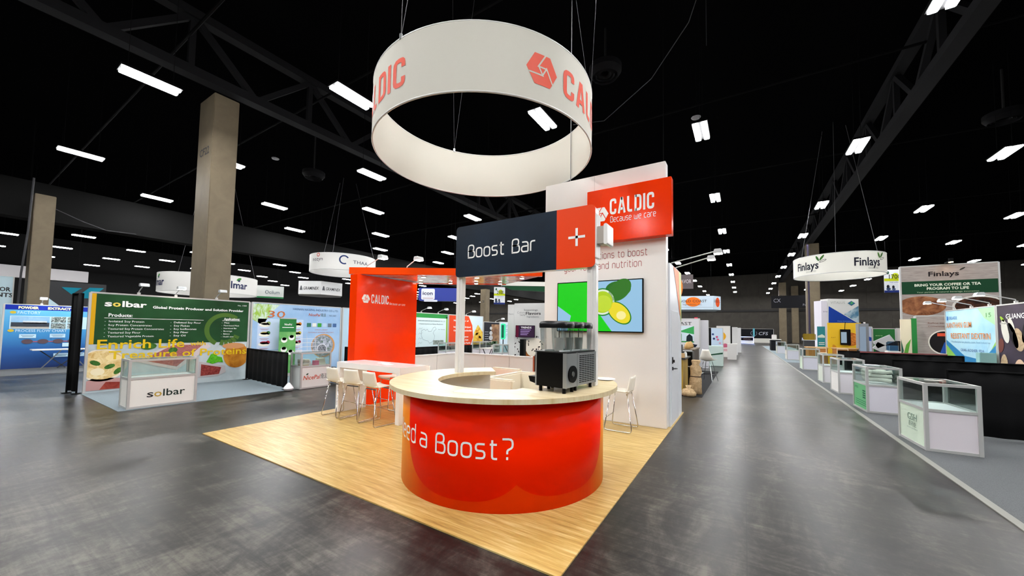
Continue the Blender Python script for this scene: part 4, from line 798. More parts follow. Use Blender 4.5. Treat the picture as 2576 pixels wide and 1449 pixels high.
kb = thing('booth_back_panel', 'black booth panel with teal arrow emblem behind the green booth', 'booth wall', (-34, 3.3, 0), PI/2); B().box(0, 2.75, 0, .2, 0, 4.1).build('panel', mat('1b1c1f', .6), kb)
q = Print(kb, -.01, .005); TEAL = M_('147f95'); q.poly([(.95, 3.78), (1.75, 3.8), (1.35, 3.38)], TEAL); q.poly([(2.05, 3.86), (2.65, 3.88), (2.1, 3.2), (1.5, 3.18)], TEAL); q.poly([(.1, 3.5), (.1, 2.4), (1.2, 2.4)], M_('c2dce6')); q.flush()

# ============================================================ HANGING SIGNS
def ring_sign(x, y, z, r, h, label, draw, angs, m=None, cab=True, rz=0, group=None):
    t = thing('hanging_sign', label, 'hanging sign', (x, y, z), rz, group)
    B().lathe([(r, 0), (r, h), (r-.02, h), (r-.02, 0), (r, 0)], 72).build('fabric_band', m or mat('d9d8d4', .7, spec=.2), t, smooth=True)
    for zz in (0, h): B().tube([((r-.01)*math.cos(a), (r-.01)*math.sin(a), zz) for a in [2*PI*i/60 for i in range(60)]], .02, 6, True).build('hoop', ALU, t)
    for i in range(3): a = 2*PI*i/3+.5; B().tube([(r*math.cos(a), r*math.sin(a), h), (r*.3*math.cos(a), r*.3*math.sin(a), 13.2-z)], .012, 4).build('suspension_cable', mat('5a5a5c', .5), t)
    q = Print(t, -.008, .004, bend=r)
    for d in angs: draw(q, R_(d)*r)
    q.flush(); return t
def finl(q, a):
    q.text('Finlays', a-.68, .28, .42, M_('1b1d2a'), w=1.2, bold=.02); q.text('Since 1750', a-.1, .12, .08, M_('8a8a86'), w=.5)
    q.poly(rotp(ell(0, 0, .15, .05, 12), 2.0, a+.47, .8), LEAF); q.poly(rotp(ell(0, 0, .17, .05, 12), .95, a+.66, .82), LEAF); q.line(rotp(ell(0, 0, .15, .04, 12), .35, a+.7, .65), .02, M_('1b1d2a'), True)
RT = math.degrees(math.atan2(4.4, 26.2))
ring_sign(4.35, 26.2, 4.85, 1.9, 1.0, 'round white hanging sign with black serif name and green leaves', finl, (-38, 40), mat('dcdbd2', .7, spec=.2), rz=R_(-9.5))
hu = tag(B().tube([(4.09, 34.4, .009), (4.09, 34.4, 8.3)], .06, 8).build('pipe_stand', mat('2a2140', .6)), 'dark vertical pipe behind the round leaf sign, before the column', 'pipe')
def thn(q, a): q.ring(a-.1, .72, .34, .34, .1, M_('2a3a6a'), .5, 5.2); q.text('THAA', a+.5, .5, .26, M_('3a3f4c'), w=1.2); q.text('nozyn', a-2.6, .62, .28, M_('4a4a50'), w=1.0); q.ring(a-2.0, 1.05, .14, .14, .05, M_('c0402c'))
ring_sign(-26.5, 17.3, 5.85, 2.35, 1.2, 'round white hanging sign with dark blue swirl behind the orange canopy', thn, (20,), rz=R_(40))
def hil(q, a): q.text('Hilmar', a-1.0, .35, .5, M_('23284e'), w=1.75, bold=.02); q.poly(rotp(ell(0, 0, .18, .09, 12), .5, a+.1, .98), M_('3f8a3a')); q.disc(a+.1, .88, .08, .07, M_('23284e'))
ring_sign(-32.0, 10.7, 3.85, 2.75, 1.2, 'round white hanging sign with navy name split by the tall column', hil, (47, -56), rz=R_(56))
oc = thing('hanging_sign', 'curved white hanging sign with grey name left of the octagon sign', 'hanging sign', (-33.0, 14.6, 3.95), R_(58)); B().lathe([(4, 0), (4, 1.0), (3.95, 1.0), (3.95, 0), (4, 0)], 24, 0, 4, R_(252), R_(290), True).build('fabric_band', mat('ccd0cc', .7), oc, smooth=True); B().lathe([(4.01, 0), (4.01, .12)], 24, 0, 4, R_(252), R_(290)).build('green_stripe', M_('2f7a4a'), oc, solid=.01)
q = Print(oc, -.03, .004); q.text('Ocilum', .1, .35, .3, M_('4a6068'), w=1.0); q.flush()
for x in (-.9, .9): B().tube([(x, .1, 1), (x, .1, 9.2)], .01, 4).build('suspension_cable', STEELK, oc)
gx = thing('hanging_sign', 'white octagonal hanging sign with black name on two faces', 'hanging sign', (-31.2, 18.3, 4.35), R_(30)); g8 = [(1.9*math.cos(R_(a)), 1.9*math.sin(R_(a))) for a in (0, 60, 120, 180, 240, 300)]
B().prism(g8, 0, 1.1).build('sign_body', mat('d5d6d6', .6), gx)
for ang, w_ in ((0, 1.5), (60, 1.5)):
    e = thing_part('sign_face', gx, (0, 0, 0), R_(ang)); q = Print(e, -1.9*.866-.01, .004); q.text('GRAMINEX', -.55, .38, .26, INK_K, w=1.3, bold=.01, shear=.15); q.poly([(-.85, .35), (-.6, .35), (-.68, .7), (-.76, .7)], M_('5a5c60')); q.flush()
for x in (-.9, .9): B().tube([(x, .1, 1.1), (x, .1, 8.8)], .01, 4).build('suspension_cable', STEELK, gx)
ic = thing('hanging_sign', 'blue curved hanging sign with white rounded label behind the booth', 'hanging sign', (-18.3, 19.1, 3.62), R_(32)); B().prism(rrect(-1.25, 1.6, 0, .92, .12, 3), 0, .5, 'xz').build('sign_body', mat('1b3292', .4), ic)
q = Print(ic, -.006, .004); q.poly(rrect(-1.05, -.1, .08, .86, .1, 3), M_('e4e6ec')); q.up(); q.text('icon', -.95, .42, .26, M_('1b2a5a'), w=.7, bold=.02); q.text('FOODS', -.62, .32, .06, M_('9aa0b0'), w=.35); q.rect(-.95, -.2, .17, .2, M_('9a5a6a')); q.poly(rrect(-.85, .1, -.06, .07, .05, 3), M_('d9dbe4')); q.flush()
for x in (-.9, 1.2): B().tube([(x, .2, .92), (x, .2, 9.58)], .01, 4).build('suspension_cable', STEELK, ic)
def aisle_sign(x, y, z, rz, num, label, w_=.72, h=1.12):
    t = thing('aisle_sign', label, 'aisle sign', (x, y, z), rz); B().box(-w_/2, w_/2, 0, .02, 0, h).build('sign_board', M_('d6dade'), t)
    q = Print(t, -.004, .003); q.rect(-w_/2, w_/2, 0, .1*h, M_('22306e')); q.rect(-w_/2, w_/2, .5*h, .62*h, M_('b7c41e')); q.disc(.1*w_, .7*h, .2*w_, .15*h, M_('b7c41e')); q.disc(-.3*w_, .87*h, .08*w_, .07*h, M_('2f5a4a')); q.up(); q.text(num, -.24*w_, .6*h, .2*h, M_('26301c'), w=.62*w_, bold=.01)
    q.text('Ingredients', -.2*w_, .43*h, .05*h, M_('3a4a8a'), w=.6*w_); q.disc(-.3*w_, .26*h, .08*w_, .08*h, M_('20222a')); q.disc(-.28*w_, .16*h, .12*w_, .06*h, M_('3a4a6a')); q.disc(-.02*w_, .24*h, .07*w_, .07*h, M_('20222a')); q.disc(0, .15*h, .1*w_, .05*h, M_('4a5a7a')); q.flush()
    for s in (-1, 1): B().tube([(s*w_*.4, .01, h), (s*w_*.4, .01, 13.2-z)], .008, 4).build('suspension_cable', STEELK, t)
aisle_sign(-13.4, 19.8, 3.32, R_(32), '2100', 'aisle number sign reading 2100 hung behind the booth'); aisle_sign(9.7, 39.0, 4.95, R_(10), '1700', 'aisle number sign half hidden behind the tall coffee wall', 1.1, 1.75)
gc = thing('canopy_sign', 'white and dark green curved canopy sign seen under the bar sign', 'hanging sign', (-8.6, 14.6, 3.52), R_(32)); B().box(-1.0, 1.4, 0, .3, .2, .40).build('white_band', mat('e0dfd8', .5), gc); B().prism([(-.95, .2), (-.5, .02), (1.4, -.06), (1.4, .2)], .02, .28, 'xz').build('green_band', M_('1e4a30'), gc)
for x in (-.6, 1.1): B().tube([(x, .15, .4), (x, .15, 9.68)], .01, 4).build('suspension_cable', STEELK, gc)
gd = thing('hanging_sign', 'white box sign with orange ovals and name left of the aisle', 'hanging sign', (-3.6, 31.0, 3.42), R_(14)); B().prism([(-1.6, -.2), (1.7, -.2), (2.35, .5), (2.35, 2.6), (-1.6, 2.6)], 0, 1.02, 'xy').build('sign_body', mat('c9dcec', .5), gd)
q = Print(gd, -.21, .006); q.disc(.35, .58, .52, .36, M_('ee7a26')); q.up(); q.text('GOLD COAST', -.62, .55, .2, M_('2a2f3a'), w=1.9); q.text('Ingredients, Inc.', -.35, .33, .12, M_('7a5a4a'), w=1.3); q.rect(-1.6, 1.7, .16, .18, M_('8a9aa8')); q.flush()
e = thing_part('sign_face', gd, (1.7, -.2, 0), math.atan2(.7, .65)); q = Print(e, -.01, .006); q.disc(.55, .56, .25, .36, M_('ee5a20')); q.up(); q.text('GOLD C', .1, .55, .2, M_('2a2f3a'), w=.75); q.flush()
for x in (-1, 1.8): B().tube([(x, 1, 1.0), (x, 1, 9.78)], .012, 4).build('suspension_cable', STEELK, gd)
fb = thing('flavor_banner', 'dark translucent banner ending in FLAVOR left of the aisle', 'banner', (-3.9, 32.6, 5.2), R_(20)); B().box(-1.2, .55, 0, .03, 0, 1.15).build('banner_sheet', mat('4a3f40', .5), fb); q = Print(fb, -.01, .005); q.text('RIFEFLAVOR', -1.15, .45, .32, M_('b9b0b0'), w=1.55); q.flush()
for x in (-.9, .4): B().tube([(x, .015, 1.15), (x, .015, 7.99)], .01, 4).build('suspension_cable', STEELK, fb)

# ============================================================ LEFT OF THE AISLE
WOODM = m_mottle('yellow_wood', [(.3, '8a6c2e'), (.6, 'b0913f'), (.8, 'c4a75a')], 2, .5, (1, 1, .3))
wc = thing('wooden_bar', 'rough yellow wooden bar with black top beside the white tower', 'bar', (-2.6, 11.35, .01)); B().box(0, 1.15, 0, 1.1, 0, .94).build('front_planks', WOODM, wc, bevel=.01); B().box(-.02, 1.22, -.05, 1.15, .94, .98).build('bar_top', mat('1a1512', .4), wc)
for i in range(4): o = tag(B().box(-.055, .055, -.04, .04, 0, .13).build('coffee_tin', mat(('c9a878', 'bd9a6a', 'cfb186', 'c2a070')[i], .6), bevel=.008), f'kraft coffee bag on the wooden bar, {["leftmost", "second", "third", "rightmost"][i]} of four', 'coffee bag', 'kraft coffee bags on the wooden bar'); o.location = (-1.84+.125*i, 11.4, .99)
o = tag(B().box(-.2, .2, -.15, .15, 0, .36).build('black_box', BLACK, bevel=.01), 'black box standing on the wooden bar', 'box'); o.location = (-1.72, 11.75, .99)
o = tag(B().lathe([(.001, 0), (.05, 0), (.045, .12), (.015, .16), (.001, .16)], 12).build('white_bottle', mat('e8e8e4', .4), smooth=True), 'small white bottle right of the black box on the bar', 'bottle'); o.location = (-1.45, 11.85, .99)
KRAFT = m_mottle('burlap', [(.35, 'a58a66'), (.65, 'c9ae88')], 12, .85)
for i, (x, y, pr) in enumerate(((-1.15, 11.55, [(.001, 0), (.15, .0), (.16, .15), (.155, .40), (.135, .5), (.15, .6), (.14, .74), (.09, .80), (.12, .90), (.10, .93), (.001, .88)]), (-1.28, 11.05, [(.001, 0), (.17, 0), (.2, .08), (.13, .17), (.05, .2), (.08, .27), (.001, .25)]))):
    b = B().lathe(pr, 16); b.v = [(vx*(1+.08*math.sin(vz*21+vx*9)), vy*(1+.08*math.cos(vz*17)), vz) for vx, vy, vz in b.v]
    o = tag(b.build('burlap_sack', KRAFT, smooth='all'), ('tall tied burlap sack leaning on the wooden bar', 'slumped burlap sack on the floor at the bar corner')[i], 'sack'); o.location = (x, y, .01)
    if i == 0: B().tube([(.145*math.cos(a), .145*math.sin(a), .48) for a in [2*PI*k/20 for k in range(20)]], .012, 6, True).build('tie_cord', mat('3a2216', .7), o)
def shell_chair(x, y, rz, label):
    t = thing('shell_chair', label, 'chair', (x, y, .014), rz)
    def sh(u, v):
        pts = [(.22, .70), (.12, .70), (-.06, .69), (-.17, .72), (-.21, .82), (-.23, .95), (-.25, 1.10)]; k = min(int(v*6), 5); q_ = v*6-k; a, b_ = pts[k], pts[k+1]
        yy = a[0]*(1-q_)+b_[0]*q_; zz = a[1]*(1-q_)+b_[1]*q_; w_ = .23 if v < .6 else .23-(v-.6)*.3; e = (u-.5)*2
        return (e*w_, yy+abs(e)**2*(.07 if v > .45 else .0), zz+abs(e)**2*(.06 if v < .6 else .01))
    B().grid(sh, 10, 14).build('shell_seat', mat('ddd9cd', .4), t, smooth='all', solid=.012)
    for sx in (-1, 1):
        for sy in (-1, 1): B().tube([(sx*.1, sy*.1, .69), (sx*.24, sy*.24, .0)], .011, 8).build('leg', CHROME, t)
    B().tube([(-.2, -.2, .25), (.2, -.2, .25), (.2, .2, .25), (-.2, .2, .25)], .007, 6, True).build('footrest', CHROME, t); B().tube([(-.13, -.13, .5), (.13, .13, .5)], .006, 6).tube([(.13, -.13, .5), (-.13, .13, .5)], .006, 6).build('cross_brace', CHROME, t)
shell_chair(-1.08, 14.75, R_(-18), 'cream moulded shell bar chair with wire legs beside the aisle')
fr = thing('black_cabinet', 'black cabinet with shelf behind the shell chair', 'cabinet', (-2.1, 13.6, .01)); B().box(0, .65, 0, .6, 0, 1.05).build('body', BLACK, fr, bevel=.01); B().box(.02, .63, -.02, 0, .55, .58).build('shelf_edge', ALU, fr)
wl = thing('slat_counter', 'dark slatted wooden counter along the aisle behind the shell chair', 'counter', (-1.75, 16.4, .01))
for i in range(12): B().box(.0, .05, .18*i, .18*i+.165, 0, .98).build('plank', mat(('4a4038', '5a4d42', '3f3731')[i % 3], .7), wl, bevel=.004)
B().box(-.6, .08, -.04, 2.2, .98, 1.02).build('counter_top', mat('6a5a48', .5), wl)
for i, y in enumerate((16.6, 17.1, 17.7)): o = tag(B().lathe([(.001, 0), (.1, 0), (.12, .1), (.08, .2), (.03, .28), (.001, .29)], 10).build('kraft_bag', mat('b8935c', .7), smooth='all'), f'kraft bag on the slatted counter, {["nearest", "middle", "farthest"][i]} one', 'bag', 'kraft bags on the slatted counter'); o.location = (-1.95, y, 1.03)
t, p = booth_wall('-y', 20.0, -4.2, -1.8, 2.35, 'white back wall with black capitals and green landscape by the aisle', M_('d3d3d6'))
p.rect(-4.1, -2.05, 1.2, 2.0, M_('cfe0ea')); p.text('GOLD COAST', -4.1, 2.05, .16, INK_K, w=1.95); p.up(); p.poly([(-4.1, 1.72), (-3.2, 1.85), (-2.6, 1.78), (-2.05, 2.0), (-2.05, 1.6), (-2.6, 1.7), (-4.1, 1.66)], M_('3fa55a')); p.rect(-2.75, -2.6, 1.28, 1.62, M_('3c9a4a')); p.poly([(-2.4, 1.25), (-2.38, 1.5), (-2.25, 1.62), (-2.12, 1.5), (-2.1, 1.25)], M_('1f2a30')); p.rect(-4.1, -2.05, 1.2, 1.26, M_('3c8a4a')); p.up()
p.poly([(-2.35, .95), (-2.5, 1.08), (-2.25, 1.12), (-2.2, 1.2), (-2.05, 1.12), (-1.9, 1.1), (-2.0, .95)], M_('1c2230')); p.flush()
wbk = thing('white_pier', 'grey-white pier of the coffee booth behind the wall', 'pier', (-1.8, 20.1, 0)); B().box(0, .35, 0, .4, 0, 2.3).build('panel', M_('c9c9cf'), wbk)
dk = thing('green_desk', 'pale green and white reception desk beyond the shell chair', 'desk', (-2.6, 21.5, .01)); B().box(0, 1.7, 0, .5, 0, 1.02).build('desk_body', M_('c6d8d2'), dk, bevel=.01); q = Print(dk, -.004); q.rect(.3, .9, .82, .9, M_('6aa57a')); q.poly([(1.0, .5), (1.7, .62), (1.7, .7), (1.0, .56)], M_('1f4a34')); q.poly([(0, .6), (.3, .98), (0, .98)], M_('3a8a3a')); q.flush()
bs = thing('black_monitor', 'black upright monitor behind the pale desk', 'screen', (-1.9, 22.5, .01)); B().box(0, .42, 0, .06, .9, 1.95).build('case', BLACK, bs, bevel=.01); B().box(.15, .27, 0, .05, 0, .9).build('stand', ALU, bs)
t, p = booth_wall('-y', 24.2, -1.9, -1.0, 1.95, 'curved pale blue panel with pink flowers by the aisle', M_('bcd0e4'))
for (x, z, c_) in ((-1.5, 1.6, '3a4a7a'), (-1.3, 1.45, 'c0527a'), (-1.25, 1.3, 'd06a8a'), (-1.45, 1.35, '2f3a6a'), (-1.15, 1.1, 'c9a0b4')): p.disc(x, z, .06, .06, M_(c_))
p.flush()
t, p = booth_wall('-y', 30.0, -1.62, -.80, 2.15, 'white display panel with orange half disc and pink bands by the aisle', M_('d9d6d2')); p.poly([(-1.6, 1.85)]+[(-1.6+.55*math.sin(a), 1.45+.4*math.cos(a)) for a in [PI*i/12 for i in range(13)]], M_('d9a02a')); p.poly([(-1.6, .8), (-1.1, .95), (-.82, .85), (-.82, .7), (-1.6, .6)], M_('c0607a')); p.rect(-1.6, -.82, .4, .58, M_('c9a0a6')); p.flush()
for i, (y, x0) in enumerate(((33.5, -.95), (38, -.75))):
    c_ = thing('white_column_display', ('white shelf tower with black core behind the orange disc panel', 'farther narrow white tower along the aisle')[i], 'display stand', (x0, y, 0)); B().box(0, .18, 0, .5, 0, 2.2).build('core', BLACK, c_); B().box(.18, .55, 0, .5, 0, 2.15).build('white_panel', M_('d5d5d5'), c_)
hb = thing('white_bar_table', 'high white table with pale legs beyond the orange disc panel', 'table', (-.9, 27.4, .01)); B().box(0, .55, 0, .9, .92, 1.0).build('table_top', M_('d2d0cd'), hb); B().box(0, .5, 0, .06, 0, .92).build('leg', M_('cfcdca'), hb); B().box(0, .5, .84, .9, 0, .92).build('leg', M_('cfcdca'), hb)
for i, y in enumerate((44, 47.5)):
    hb = thing('dark_bar_table', f'distant dark-legged bar table along the aisle, {("nearer", "farther")[i]} one', 'table', (-.9, y, .01), 0, 'distant bar tables'); B().box(0, .6, 0, 1, 1.0, 1.05).build('table_top', M_('3a3a3e'), hb)
    for a in (.05, .55):
        for b_ in (.05, .95): B().box(a-.03, a+.03, b_-.03, b_+.03, 0, 1).build('leg', ALU, hb)
t, p = booth_wall('-y', 82, -1.2, 4.6, 2.45, 'long black booth wall with white initials at the end of the aisle', M_('0d0e14')); p.text('CFS', 2.3, 1.35, .6, M_('b9bcc6'), w=1.4, shear=.2); p.ring(1.6, 1.65, .5, .5, .06, M_('7a7f90'), 2, 7); p.flush()
pb = thing('white_plinth', 'low white plinth at the foot of the black end wall', 'plinth', (1.5, 79.5, .01)); B().box(0, 2.4, 0, .8, 0, .75).build('body', M_('c9c7c0'), pb)
lc = thing('lit_counter', 'black counter with glowing white edges at the end of the aisle', 'counter', (-.6, 72, .01)); B().box(0, 2.0, 0, .7, 0, 1.05).build('body', M_('10101a'), lc); EDGE = em('b6c4ff', 5.0)
for bx in ((0, 2.0, -.03, 0, 1.0, 1.08), (0, .08, -.03, 0, .1, 1.05), (1.92, 2.0, -.03, 0, .1, .9), (0, 2.0, -.03, 0, .28, .42), (0, 2.0, -.04, 0, .03, .16)): B().box(*bx).build('light_strip', EDGE, lc)
q = Print(lc, -.006, .004); q.text('CFS', .9, .6, .2, M_('9a7a7a'), w=.6); q.ring(.7, .7, .14, .12, .03, M_('9a7a7a')); q.flush()
ebn = thing('teal_screen', 'slim teal edge panel beside the black end wall', 'panel', (1.35, 75, 0)); B().box(0, .25, 0, .8, 1.1, 2.5).build('panel', M_('5aa0b0'), ebn); B().box(.1, .15, .2, .6, 0, 1.1).build('stand', STEELK, ebn)
es = tag(B().box(-.3, .3, 0, .1, 0, .25).build('exit_sign', em('e0304a', 2.0)), 'small red exit sign on the back wall, left one', 'exit sign', 'red exit signs'); es.location = (-12.6, 85.78, 4.4); o = copytree(es, (-8.4, 85.78, 4.5), label='small red exit sign on the back wall, right one')
hbn = thing('black_hanging_banner', 'black banner with white script behind the far columns', 'banner', (5.0, 70, 5.6)); B().box(-1.3, 4.2, 0, .05, 0, 1.9).build('banner_sheet', M_('101014'), hbn); q = Print(hbn, -.01); q.text('CX', -1.0, .9, .6, M_('8a8a92'), w=.9); q.text('Foods', 2.6, .3, .35, M_('9a9aa2'), w=1.1); q.flush()
for x in (-1, 3.9): B().tube([(x, .025, 1.9), (x, .025, 7.6)], .015, 4).build('suspension_cable', STEELK, hbn)

# ============================================================ RIGHT OF THE AISLE
PALEG = mat('cfe0cc', .5, name='pale_green_print'); GRNP = mat('5fae74', .5, name='green_counter_print')
def gsh(q): q.text('GSH', .30, .36, .11, M_('6f8a7c'), w=.32); q.text('百药生', .33, .27, .06, M_('4a6a5c'), w=.27); q.text('BAIYAO BIOTECH', .28, .22, .02, M_('8aa396'), w=.36)
def grp(q):
    q.text('AMINO', .1, .46, .06, M_('1f5a44'), w=.24)
    for i in range(4): q.rect(.62, .80, .43-i*.05, .46-i*.05, M_('1f5a44'))
    for i in range(3): q.rect(.15, .85, .2-i*.045, .215-i*.045, M_('2f7a58'))
C1 = showcase(2.30, 8.05, R_(3), .54, .9, 1.0, 'nearest glass counter on the right with pale green lettered side', mat('dcd6dc', .5), PALEG, None, gsh)
C2 = showcase(2.30, 11.15, R_(3), .54, .9, 1.0, 'glass counter with green printed side holding folded white cloths', mat('dad8e2', .5), GRNP, None, grp)
showcase(2.32, 14.15, R_(2), .54, .9, 1.0, 'white-framed glass counter behind the one with folded cloths', mat('dad8de', .5), mat('e2e0dc', .5))
showcase(2.36, 16.9, R_(2), .54, .8, 1.0, 'fourth glass counter from the camera on the right', mat('d4d2d6', .5), mat('d5dccf', .5))
showcase(2.38, 22.4, 0, .62, 1.0, 1.0, 'fifth glass counter on the right with pale mint side', mat('cfd0dc', .5), PALEG); showcase(2.40, 30.2, 0, .62, 1.2, 1.0, 'sixth glass counter on the right with a tiny black mark', mat('cfd0dc', .5), mat('dcd9cd', .5), None, lambda q: q.poly([(.55, .25), (.7, .25), (.62, .4)], INK_K)); showcase(2.42, 39, 0, .6, 1.2, 1.0, 'farthest glass counter on the right of the aisle', mat('cdced6', .5), mat('d0d3c6', .5))
for i in range(3):
    b = B().grid(lambda u, v: (-.2+.4*u, -.17+.34*v, .03*math.sin(u*5+i)*.4+.012*math.cos(v*7)), 12, 8); o = tag(b.build('folded_cloth', mat('e6e3da', .8), smooth='all', solid=-.075), f'folded white cloth in the glass counter, {["bottom", "middle", "top"][i]} of the pile', 'cloth', 'folded cloths in the glass counter'); o.location = (2.56, 11.62, .67+.085*i); o.rotation_euler = (0, 0, .1+.13*i)
o = tag(B().box(-.1, .1, -.06, .06, 0, .006).build('paper_label', mat('b9b6b0', .6)), 'small printed paper lying on the nearest glass counter', 'paper'); o.location = (2.55, 8.55, 1.0125)
o = tag(B().box(-.12, .12, -.08, .08, 0, .02).build('plastic_wrap', mat('e6eaf0', .2), bevel=.006), 'crumpled clear wrap on the second glass counter', 'plastic wrap'); o.location = (2.5, 11.7, 1.0125)
drape((3.02, 9.6), (9.0, 9.6), .03, 1.12, 'long black side drape behind the nearest glass counter', amp=.018); drape((2.98, 12.25), (5.12, 12.25), .03, 1.14, 'black side drape behind the counter with folded cloths', amp=.018); drape((3.0, 15.25), (5.12, 15.25), .03, 1.16, 'black side drape before the gum banner wall', amp=.018); drape((3.0, 18.3), (4.5, 18.3), .03, 1.1, 'black side drape before the coffee booth', amp=.018)
t, p = booth_wall('-x', 5.4, 14.38, 17.12, 2.48, 'blue green booth wall advertising gum and dextrin in orange capitals', m_mottle('aqua_print', [(.3, '8cc4e4'), (.55, 'b4dcea'), (.75, 'c2e3d2')], .6, .5, dist=.1)); OC = M_('d98a4e'); 
p.poly([(17.1, .5), (17.1, 1.55), (16.6, 1.25), (16.0, 1.08), (15.3, 1.05), (14.7, 1.3), (14.4, 1.6), (14.4, .5)], M_('8cc45a')); p.poly([(14.4, 2.47), (15.2, 2.47), (14.9, 2.2), (14.4, 2.0)], M_('a9dcae')); p.up(); p.poly([(17.1, 1.6), (16.6, 1.4), (16.0, 1.15), (15.3, 1.1), (14.8, 1.25), (14.4, 1.5), (14.4, 1.32), (14.9, 1.0), (15.6, .85), (16.3, 1.0), (17.1, 1.45)], M_('2f7fb4')); p.poly([(16.4, 1.05), (15.6, .82), (14.9, .95), (14.4, 1.2), (14.4, .6), (15.8, .6)], M_('3a9a5c')); p.poly([(17.0, .6), (16.9, .95), (16.5, 1.12), (16.1, .95), (15.7, .7), (15.6, .6)], m_mottle('blue_pill_photo', [(.35, '3a6aa0'), (.6, '9ac0dc')], 9, .5)); p.up()
p.text('XANTHAN GUM', 17.06, 1.96, .17, OC, w=1.5, bold=.01); p.text('RESISTANT DEXTRIN', 16.78, 1.64, .17, OC, w=2.15, bold=.01); p.text('Manufacturer for pharm, cosm, food industries', 16.75, 1.52, .06, M_('5a8ab0'), w=2.1); p.text('GRAS  KOSHER  FDA', 16.2, 1.28, .08, M_('2f4a8a'), w=1.25); p.rect(17.0, 16.92, 2.2, 2.32, M_('2f6fb4')); p.text('DELAIDE', 16.85, 2.22, .09, M_('2f6fb4'), w=.5); p.text('15', 14.8, 2.22, .12, M_('6a9a6a'), w=.25); p.flush()
t, p = booth_wall('-x', 5.4, 10.9, 14.32, 2.48, 'dark plum booth wall with macadamia nuts at the right edge', m_mottle('plum_print', [(.3, '2e2630'), (.7, '43384a')], 1, .5)); p.poly(rotp(ell(0, 0, .11, .04, 10), .6, 14.1, 2.15), M_('9ac43a')); p.text('GUANGXI NUTS', 13.95, 2.15, .12, INK_W, w=1.5, bold=.02); p.text('GreenLife', 14.2, 2.02, .05, INK_W, w=.3)
NUT = m_mottle('nut_print', [(.3, '9a8266'), (.6, 'c4ad8c'), (.8, 'd9c6a6')], 12, .6)
for (y, z, rx, rz_, a, m_) in ((14.0, 1.85, .14, .3, -.3, M_('cfcfc6')), (13.75, 2.0, .09, .22, -.5, M_('d8d6cc')), (13.5, 1.65, .2, .28, -.4, NUT), (14.1, .95, .16, .34, .05, NUT), (13.5, .9, .22, .3, .1, M_('d3b49a')), (14.2, 1.5, .12, .18, .3, M_('6a3a34')), (13.0, 1.3, .3, .4, .2, NUT)): p.poly(rotp(ell(0, 0, rx, rz_, 20), a, y, z), m_)
for (y, z, a) in ((13.7, 1.75, -.5), (13.2, 1.9, .4)): p.poly(rotp(ell(0, 0, .12, .34, 16), a, y, z), M_('141116'))
p.flush()
for i, (y, lb) in enumerate(((16.6, 'gum booth wall, far one'), (15.6, 'gum booth wall, middle one'), (14.7, 'gum booth wall, near one'), (13.6, 'plum nut booth wall'))): arm_light((5.4, y, 2.54), -PI/2, 'arm light over the '+lb, .5)
gb = tag(B().box(-.14, .14, -.1, .1, 0, .3).build('pale_bin', mat('8fc0c0', .5), bevel=.01), 'pale teal box at the near foot of the gum wall', 'box'); gb.location = (5.2, 14.35, 1.01); gbs = B().box(-.12, .12, -.08, .08, -1.0, 0).build('box_stand', STEELK, gb)
# coffee booth: tall wall and lower walls
WOODG = m_mottle('grey_wood_print', [(.3, '8f8580'), (.7, 'b0a6a0')], 3, .6, (1, 1, 12)); t, p = booth_wall('-y', 18.6, 4.8, 7.1, 4.15, 'tall coffee booth wall with dark green band and brewed drinks', WOODG); DG = M_('173f27')
p.rect(4.83, 7.07, 3.17, 3.62, DG); p.disc(5.30, 2.75, .60, .34, m_mottle('coffee_foam_print', [(.3, '5a2f1c'), (.6, '9a6644'), (.8, 'b98a66')], 4, .5)); p.disc(6.65, 2.72, .62, .36, M_('d9d4cc')); p.up(); p.disc(6.65, 2.72, .56, .31, m_mottle('dark_coffee_print', [(.4, '1a0f0a'), (.7, '5a3524')], 5, .5)); p.text('Finlays', 5.5, 3.78, .17, M_('241f22'), w=.72, bold=.02); p.poly(rotp(ell(0, 0, .08, .025, 10), .6, 6.3, 4.0), M_('3a3a34')); p.text('BRING YOUR COFFEE OR TEA', 5.15, 3.44, .09, M_('e4ead8'), w=1.55, bold=.025); p.text('PROGRAM TO LIFE', 5.45, 3.31, .09, M_('e4ead8'), w=.98, bold=.025); p.text('Your partner in natural beverage innovation', 5.2, 3.21, .045, M_('b9c9a8'), w=1.45); p.flush()
for x in (4.8, 7.1): B().box(x-.05, x+.05, -.04, .09, 0, 4.2).build('truss_upright', ALU, t)
sl = thing('amber_spotlight', 'amber spotlight clipped on the tall coffee wall', 'spotlight', (5.95, 18.5, 4.2)); B().box(-.06, .06, -.2, .1, 0, .05).build('clamp', STEELK, sl); B().cyl(0, -.2, .02, .14, .06, 12).build('lamp_head', STEELK, sl); B().cyl(0, -.2, -.0, .018, .055, 12).build('lamp_lens', mat('ffc88a', .5, emit=60, name='amber_lens'), sl)
t, p = booth_wall('-y', 17.6, 4.86, 6.2, 2.35, 'lower coffee booth wall with oval picture of a blue bottle', WOODG); p.disc(5.5, 1.5, .36, .4, M_('e0dbd2')); p.up(); p.disc(5.5, 1.5, .33, .36, M_('1d1a1c')); p.up(); p.poly([(5.4, 1.15), (5.5, 1.5), (5.62, 1.55), (5.75, 1.25), (5.6, 1.16)], M_('2a55a8')); p.rect(5.35, 5.6, 1.7, 1.8, M_('d9553a')); p.text('Refine to Favor', 5.15, 2.1, .06, M_('7a5a50'), w=.6); p.text('consistent up', 5.15, 2.0, .06, M_('7a5a50'), w=.6); p.flush()
